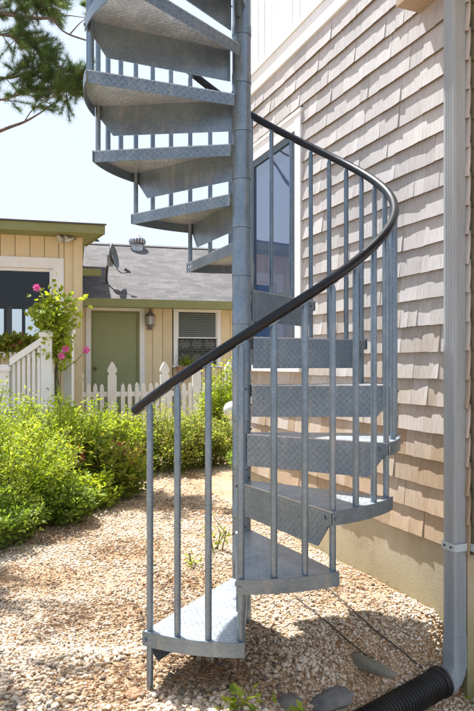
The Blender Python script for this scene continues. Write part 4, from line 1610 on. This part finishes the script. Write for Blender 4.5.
# creeper along the porch
crp = thing("porch_creeper", "creeper with yellow and brown leaves hanging along the porch below the picture window", "vine", (P(20, 345, 8.75).x, 8.75, 0))
o = Vector((P(20, 345, 8.75).x, 8.75, 0))
n = 900
pxs = RNG.uniform(-12, 48, n)
pys = 334 + np.abs(RNG.normal(0, 7, n)) + (pxs < 12) * RNG.uniform(0, 4, n) + vnoise(pxs * .15, pxs * 0, 5) * 6
pos = np.stack([(pxs - CX) / FOC * 8.75 - o.x, RNG.normal(0, 0.06, n), CAM_H + (HY - pys) / FOC * 8.75], 1)
v, f, tt = leaves(pos, RNG.normal(0, 1, (n, 3)) + np.array([0, -0.4, -0.4]), nrm(RNG.normal(0, .6, (n, 3)) + np.array([0, -.6, .8])), RNG.uniform(.05, .10, n), RNG.uniform(.03, .06, n), np.clip(RNG.normal(.6, .22, n), 0, 1))
np_mesh("foliage", v, f, 'leaf_mixed', tt, parent=crp)
cs = MB()
cs.tube([P(-12, 343, 8.75) - o, P(10, 340, 8.75) - o, P(30, 342, 8.75) - o, P(48, 338, 8.75) - o], 0.012, 5)
cs.tube([P(46, 340, 8.75) - o, Vector((P(48, 340, 8.75).x - o.x, 0, 0))], 0.012, 5)
cs.build("stems", 'stem', crp)

# ------------------------------------------------------------------ pine tree, upper left
TX, TY = -4.3, 8.2
pine = thing("pine_tree", "pine tree reaching long needled branches into the upper left corner", "tree", (TX, TY, 0))
trunk = MB()
trunk.tube([(0, 0, -0.1), (0.05, 0, 1.5), (-0.05, 0.05, 3.5), (0.05, 0, 5.5), (0.0, 0, 8.5)], [0.20, 0.17, 0.14, 0.11, 0.03], 12)
trunk.build("trunk", 'bark', pine, smooth=True)
TO = Vector((TX, TY, 0))
branches = MB()
tufts = []


def limb(pts, r0, r1, seg=6):
    pts = [Vector(p) - TO for p in pts]
    # smooth
    out = []
    n = len(pts)
    for i in range(n - 1):
        p0, p1, p2, p3 = pts[max(i - 1, 0)], pts[i], pts[i + 1], pts[min(i + 2, n - 1)]
        for k in range(5):
            u = k / 5
            out.append(0.5 * ((2 * p1) + (p2 - p0) * u + (2 * p0 - 5 * p1 + 4 * p2 - p3) * u * u + (3 * p1 - p0 - 3 * p2 + p3) * u ** 3))
    out.append(pts[-1])
    m = len(out)
    branches.tube(out, [(r0 + (r1 - r0) * min(i / (m - 1) * 1.3, 1)) * 0.72 for i in range(m)], seg, caps=False)
    return out


rp_ = random.Random(3)


def twigs(pts, n, ln, t0=0.35, spread=1.0, down=0.0):
    for _ in range(n):
        u = rp_.uniform(t0, 1.0)
        i = min(int(u * (len(pts) - 1)), len(pts) - 2)
        p = pts[i]
        d = (pts[i + 1] - pts[i]).normalized()
        dd = (d * 0.7 + Vector((rp_.gauss(0, .6), rp_.gauss(0, .6), rp_.gauss(0.12, .45) - down)) * spread).normalized()
        l = ln * rp_.uniform(0.5, 1.2)
        q = [p, p + dd * l * 0.5 + Vector((0, 0, .02)), p + dd * l + Vector((0, 0, .06 * l))]
        branches.tube(q, [0.007, 0.005, 0.003], 4, caps=False)
        for k in range(5):
            w_ = 0.45 + 0.55 * k / 4
            a_ = q[0].lerp(q[1], w_ * 2) if w_ < .5 else q[1].lerp(q[2], w_ * 2 - 1)
            tufts.append((a_, (dd + Vector((0, 0, .25))).normalized()))


TRK = lambda z: Vector((TX, TY, z))
b1 = limb([TRK(6.5), P(-60, 0, 8.2), P(25, 17, 8.0), P(50, 19, 7.9), P(66, 33, 7.9), P(92, 42, 7.8)], 0.05, 0.014)
b1b = limb([P(50, 19, 7.9), P(66, 15.5, 7.9), P(86, 18, 7.85)], 0.014, 0.006)
b1c = limb([P(70, 34, 7.9), P(79, 24, 7.85), P(86, 17, 7.8), P(88, 5, 7.8)], 0.012, 0.004)
b2 = limb([TRK(3.9), P(-40, 150, 8.0), P(0, 131, 7.8), P(24, 122, 7.7), P(40, 113, 7.7), P(54, 103, 7.6)], 0.045, 0.012)
b2b = limb([P(24, 122, 7.7), P(34, 108, 7.7), P(48, 100, 7.6), P(62, 92, 7.6)], 0.010, 0.004)
b3 = limb([TRK(5.4), P(-40, 70, 8.1), P(5, 78, 8.0), P(35, 72, 7.9), P(62, 76, 7.8), P(80, 84, 7.8)], 0.04, 0.008)
b4 = limb([TRK(5.9), P(-40, 30, 8.2), P(10, 36, 8.1), P(34, 48, 8.0), P(52, 66, 7.9)], 0.04, 0.008)
b5 = limb([TRK(6.9), P(-30, -20, 8.3), P(10, -6, 8.2), P(38, 2, 8.1), P(52, 4, 8.0)], 0.04, 0.010)
b6 = limb([TRK(4.7), P(-40, 110, 8.1), P(0, 100, 8.0), P(30, 92, 7.9), P(58, 88, 7.9), P(74, 96, 7.8)], 0.03, 0.006)
twigs(b3, 70, 0.34, 0.42)
twigs(b4, 70, 0.34, 0.40)
twigs(b5, 90, 0.36, 0.40)
twigs(b6, 60, 0.32, 0.42)
twigs(b2b, 12, 0.20, 0.3)
twigs(b1[:int(len(b1) * .45)], 50, 0.34, 0.45)
twigs(b1c, 6, 0.14, 0.6)
# limbs out of the picture that shade the gravel
for pts in ([TRK(4.6), Vector((-3.6, 6.8, 4.5)), Vector((-2.9, 5.5, 4.2)), Vector((-2.45, 5.0, 4.05))],
            [TRK(5.6), Vector((-3.5, 6.4, 5.5)), Vector((-2.75, 5.0, 5.1)), Vector((-2.3, 4.3, 4.9))],
            [TRK(6.5), Vector((-5.4, 7.0, 6.6)), Vector((-6.2, 6.4, 6.3))],
            [TRK(6.8), Vector((-4.4, 9.4, 7.0)), Vector((-4.6, 10.4, 6.9))],
            [TRK(5.4), Vector((-5.6, 8.8, 5.5)), Vector((-6.6, 9.2, 5.3))]):
    b = limb(pts, 0.05, 0.01)
    twigs(b, 34, 0.4, 0.45)
branches.build("branches", 'bark', pine, smooth=True)
# needles
npt = 44
TP = np.array([tuple(a) for a, _ in tufts])
TD = np.array([tuple(b) for _, b in tufts])
k = len(TP)
pos = np.repeat(TP, npt, 0) + RNG.normal(0, 0.010, (k * npt, 3))
dr_ = nrm(np.repeat(TD, npt, 0) * RNG.uniform(0.2, 1.3, (k * npt, 1)) + RNG.normal(0, 0.62, (k * npt, 3)))
ln = RNG.uniform(0.055, 0.115, k * npt)[:, None]
sd = nrm(np.cross(dr_, RNG.normal(0, 1, (k * npt, 3)))) * 0.0017
v = np.stack([pos - sd, pos + sd, pos + dr_ * ln], 1).reshape(-1, 3)
f = np.arange(len(v)).reshape(-1, 3)
ttone = np.repeat(np.clip(RNG.normal(.45, .2, k), 0, 1), npt) + RNG.normal(0, .12, k * npt)
np_mesh("crown", v, f, 'needle', np.repeat(np.clip(ttone, 0, 1), 3), parent=pine)

# ------------------------------------------------------------------ gravel, straw, stones, cables
def ico(sub):
    ph = (1 + 5 ** 0.5) / 2
    v = np.array([(-1, ph, 0), (1, ph, 0), (-1, -ph, 0), (1, -ph, 0), (0, -1, ph), (0, 1, ph), (0, -1, -ph), (0, 1, -ph), (ph, 0, -1), (ph, 0, 1), (-ph, 0, -1), (-ph, 0, 1)], float)
    f = [(0, 11, 5), (0, 5, 1), (0, 1, 7), (0, 7, 10), (0, 10, 11), (1, 5, 9), (5, 11, 4), (11, 10, 2), (10, 7, 6), (7, 1, 8), (3, 9, 4), (3, 4, 2), (3, 2, 6), (3, 6, 8), (3, 8, 9), (4, 9, 5), (2, 4, 11), (6, 2, 10), (8, 6, 7), (9, 8, 1)]
    v = nrm(v)
    for _ in range(sub):
        vl = [tuple(p) for p in v]
        idx = {}
        nf = []

        def mid(a, b):
            key = (min(a, b), max(a, b))
            if key not in idx:
                p = np.array(vl[a]) + np.array(vl[b])
                vl.append(tuple(p / np.linalg.norm(p)))
                idx[key] = len(vl) - 1
            return idx[key]
        for a, b, c in f:
            x, y, z = mid(a, b), mid(b, c), mid(c, a)
            nf += [(a, x, z), (b, y, x), (c, z, y), (x, y, z)]
        f = nf
        v = np.array(vl)
    return v, np.array(f)


def in_house(x, y):
    # local coordinates of the shingled house
    c, s_ = math.cos(HROT), math.sin(HROT)
    lx = (x - W0.x) * c + (y - W0.y) * s_
    ly = -(x - W0.x) * s_ + (y - W0.y) * c
    return (lx > -0.012) & (ly > WCOR - 0.012)


def path_left(y):
    return np.interp(y, [0, 4.0, 4.5, 4.9, 5.8, 6.7, 7.7, 9], [-2.4, -1.75, -1.60, -1.45, -1.42, -1.25, -0.8, -0.4])


def litter(x, y):
    # drifts of brown pine straw
    q = np.zeros_like(x)
    for cx_, cy_, rx_, ry_ in ((-1.35, 3.75, .5, .22), (-0.62, 3.22, .34, .26), (-0.25, 2.62, .45, .16), (-1.3, 4.8, .25, .3), (-0.75, 4.3, .3, .25), (-0.5, 5.6, .35, .3), (-0.35, 3.75, .25, .2), (0.62, 3.5, .22, .25)):
        q = np.maximum(q, np.exp(-((x - cx_) / rx_) ** 2 - ((y - cy_) / ry_) ** 2))
    return np.clip(q * (0.45 + 1.4 * vnoise(x * 7, y * 7, 21)), 0, 1)


def scatter(n, ya, yb, r0, r1, sub, name):
    y = RNG.uniform(ya, yb, n)
    x = RNG.uniform(-0.44, 0.44, n) * y + RNG.uniform(-.1, .1, n)
    keep = ~in_house(x, y) & (x > path_left(y) + RNG.normal(0, .05, n)) & (x < 1.9)
    # bare, straw-covered patches
    cov = vnoise(x * 2.1, y * 2.1, 8) * 0.6 + vnoise(x * 5.3, y * 5.3, 9) * 0.4
    cov = cov + np.clip((2.75 - y) * 0.4, 0, .3) - litter(x, y) * 0.3
    keep &= RNG.random(n) < np.clip((cov - 0.24) * 4.2, 0.22, 1)
    x, y = x[keep], y[keep]
    n = len(x)
    rad = RNG.uniform(r0, r1, n) * RNG.choice([0.7, 1, 1, 1.15, 1.4], n)
    bv, bf = ico(sub)
    S = np.stack([rad * RNG.uniform(.85, 1.35, n), rad * RNG.uniform(.75, 1.1, n), rad * RNG.uniform(.5, .8, n)], 1)
    V = bv[None] * S[:, None, :]
    V *= (1 + RNG.normal(0, 0.10, (n, len(bv), 1)))
    an = RNG.uniform(0, 2 * np.pi, n)
    tl = RNG.normal(0, 0.35, n)
    ca, sa_, ct_, st_ = np.cos(an), np.sin(an), np.cos(tl), np.sin(tl)
    X, Y_, Z = V[..., 0], V[..., 1], V[..., 2]
    Y2 = Y_ * ct_[:, None] - Z * st_[:, None]
    Z2 = Y_ * st_[:, None] + Z * ct_[:, None]
    X3 = X * ca[:, None] - Y2 * sa_[:, None]
    Y3 = X * sa_[:, None] + Y2 * ca[:, None]
    zb = gz(x, y) + rad * RNG.uniform(0.05, 0.9, n)
    V = np.stack([X3 + x[:, None], Y3 + y[:, None], Z2 + zb[:, None]], -1).reshape(-1, 3)
    F = (bf[None] + (np.arange(n) * len(bv))[:, None, None]).reshape(-1, 3)
    rust = vnoise(x * 1.3 + 7, y * 1.3, 12)
    tint = np.clip(RNG.beta(2.0, 1.6, n) - np.clip(rust - 0.4, 0, 1) * 0.6 - litter(x, y) * 0.35, 0, 1)
    return np_mesh(name, V, F, 'pebble', np.repeat(tint, len(bv)), smooth=True)


for args in ((18000, 2.0, 2.85, 0.0045, 0.0092, 1, "near_gravel"), (70000, 2.8, 5.4, 0.0042, 0.0078, 0, "gravel"), (30000, 5.3, 9.0, 0.006, 0.0105, 0, "far_gravel")):
    o = scatter(*args)
    tag(o, {"near_gravel": "rounded cream and tan pebbles around the foot of the stairs", "gravel": "cream pebbles of the sunlit path behind the stairs",
            "far_gravel": "pale pebbles of the path far behind the stairs"}[args[-1]], "gravel", kind="stuff")

n = 42000
y = RNG.uniform(2.1, 7.5, n)
x = RNG.uniform(-0.44, 0.44, n) * y
keep = ~in_house(x, y) & (x > path_left(y) - .1)
cov = vnoise(x * 2.1, y * 2.1, 8) * 0.6 + vnoise(x * 5.3, y * 5.3, 9) * 0.4
keep &= (RNG.random(n) < np.clip((0.50 - cov) * 1.2, 0.05, .5) + litter(x, y) * 0.95)
x, y = x[keep], y[keep]
n = len(x)
an = RNG.uniform(0, 2 * np.pi, n)
d = np.stack([np.cos(an), np.sin(an), RNG.normal(0, .12, n)], 1)
ln = RNG.uniform(0.03, 0.085, n)[:, None]
p0 = np.stack([x, y, gz(x, y) + RNG.uniform(0.008, 0.022, n)], 1)
sd = np.stack([-np.sin(an), np.cos(an), np.zeros(n)], 1) * 0.0011
up_ = np.array([0, 0, 0.0012])
v = np.stack([p0 - sd, p0 + sd, p0 + d * ln, p0 + d * ln * .5 + up_ * 2], 1).reshape(-1, 3)
b_ = np.arange(n)[:, None, None] * 4
f = (np.array([[0, 1, 3], [1, 2, 3], [2, 0, 3]])[None] + b_).reshape(-1, 3)
o = np_mesh("pine_straw", v, f, 'straw', np.repeat(RNG.random(n), 4))
tag(o, "brown fallen pine needles scattered over the gravel", "pine straw", kind="stuff")


n = 170
y = RNG.uniform(2.2, 6.0, n)
x = RNG.uniform(-0.42, 0.42, n) * y
keep = ~in_house(x, y) & (x > path_left(y) - .1)
x, y = x[keep], y[keep]
n = len(x)
an = RNG.uniform(0, 2 * np.pi, n)
p0 = np.stack([x, y, gz(x, y) + RNG.uniform(0.014, 0.02, n)], 1)
ln = RNG.uniform(0.02, 0.045, n)
v, f, tt = leaves(p0, np.stack([np.cos(an), np.sin(an), RNG.normal(.1, .2, n)], 1), nrm(np.array([0, 0, 1.0]) + RNG.normal(0, .3, (n, 3))), ln, ln * .5, RNG.random(n))
o = np_mesh("dead_leaves", v, f, 'straw', tt)
tag(o, "small dry brown leaves lying on the gravel", "leaf litter", kind="stuff")


def hit_ground(px, py):
    Y = np.arange(1.6, 9.0, 0.004)
    x = (px - CX) / FOC * Y
    below = CAM_H + (HY - py) / FOC * Y < gz(x, Y)
    i = int(np.argmax(below))
    return float(x[i]), float(Y[i])


def stone(name, label, px, py, size, rz, mat, z_off=0.0, seed=0, sub=3):
    x, Y = hit_ground(px, py)
    bv, bf = ico(sub)
    rg_ = np.random.default_rng(seed)
    V = bv.copy()
    for k in range(16):
        d_ = nrm(rg_.normal(0, 1, 3))
        V = V - np.clip((V @ d_ - rg_.uniform(.62, .85))[:, None], 0, None) * d_ * 0.85
    V = V * (1 + rg_.normal(0, .012, (len(V), 1)))
    V = V * np.array(size)
    o = np_mesh(name, V, bf, mat, smooth=True)
    o.location = (x, Y, float(gz(x, Y)) + z_off)
    o.rotation_euler = (0, 0, rz)
    tag(o, label, "stone", "edging stones")
    return o


stone("edging_stone", "long mossy edging stone half buried in the gravel above the drain pipe", 362, 668, (0.19, 0.035, 0.04), R(-46), 'moss', 0.02, 1)
stone("edging_stone", "dark flat stone at the bottom edge left of the drain pipe", 333, 705, (0.13, 0.075, 0.045), R(15), 'stone', 0.02, 2)
stone("edging_stone", "small dark stone at the bottom edge beside the broad leaved weed", 286, 707, (0.075, 0.05, 0.03), R(20), 'stone', 0.015, 3)
stone("flat_stone", "small tan stone by the outer leg of the lowest tread", 134, 696, (0.045, 0.04, 0.016), R(20), 'clay', 0.006, 4)


def ground_path(pts, dz):
    out = []
    P2 = []
    dense = []
    for (xa_, ya_), (xb_, yb_) in zip(pts[:-1], pts[1:]):
        for k in range(5):
            dense.append((xa_ + (xb_ - xa_) * k / 5 + random.gauss(0, .25), ya_ + (yb_ - ya_) * k / 5 + random.gauss(0, .25)))
    for px, py in dense + [pts[-1]]:
        x, Y = hit_ground(px, py)
        P2.append(Vector((x, Y, 0)))
    n = len(P2)
    for i in range(n - 1):
        p0, p1, p2, p3 = P2[max(i - 1, 0)], P2[i], P2[i + 1], P2[min(i + 2, n - 1)]
        for k in range(3):
            u = k / 3
            p = 0.5 * ((2 * p1) + (p2 - p0) * u + (2 * p0 - 5 * p1 + 4 * p2 - p3) * u * u + (3 * p1 - p0 - 3 * p2 + p3) * u ** 3)
            out.append(Vector((p.x, p.y, float(gz(p.x, p.y)) + dz)))
    return out


c1 = MB().tube(ground_path([(322, 586), (345, 606), (370, 629), (400, 654), (424, 673)], 0.016), 0.0033, 7).build("ground_cable", 'cable', None, smooth=True)
tag(c1, "thin black cable over the gravel, nearer the foundation", "cable", "cables on the gravel")
c2 = MB().tube(ground_path([(296, 600), (318, 618), (340, 637), (366, 659), (392, 683)], 0.016), 0.0033, 7).build("ground_cable", 'cable', None, smooth=True)
tag(c2, "thin black cable over the gravel, running past the mossy stone", "cable", "cables on the gravel")

# white garden globe half hidden behind the pole
gb_ = P(228.5, 408, 9.0)
globe = thing("garden_globe", "white rounded garden ornament half hidden behind the stair pole", "ornament", (gb_.x + 0.05, 9.0, 0))
MB().lathe([(0.07, -0.02), (0.05, 0.1), (0.035, 0.3), (0.05, 0.5)], seg=16).build("stand", 'white', globe, smooth=True)
MB().lathe([(0.03, 0.50)] + [(0.125 * math.sin(R(a)), 0.63 - 0.125 * math.cos(R(a))) for a in range(15, 180, 15)] + [(0.01, 0.756)], seg=20).build("ball", 'white', globe, smooth=True)
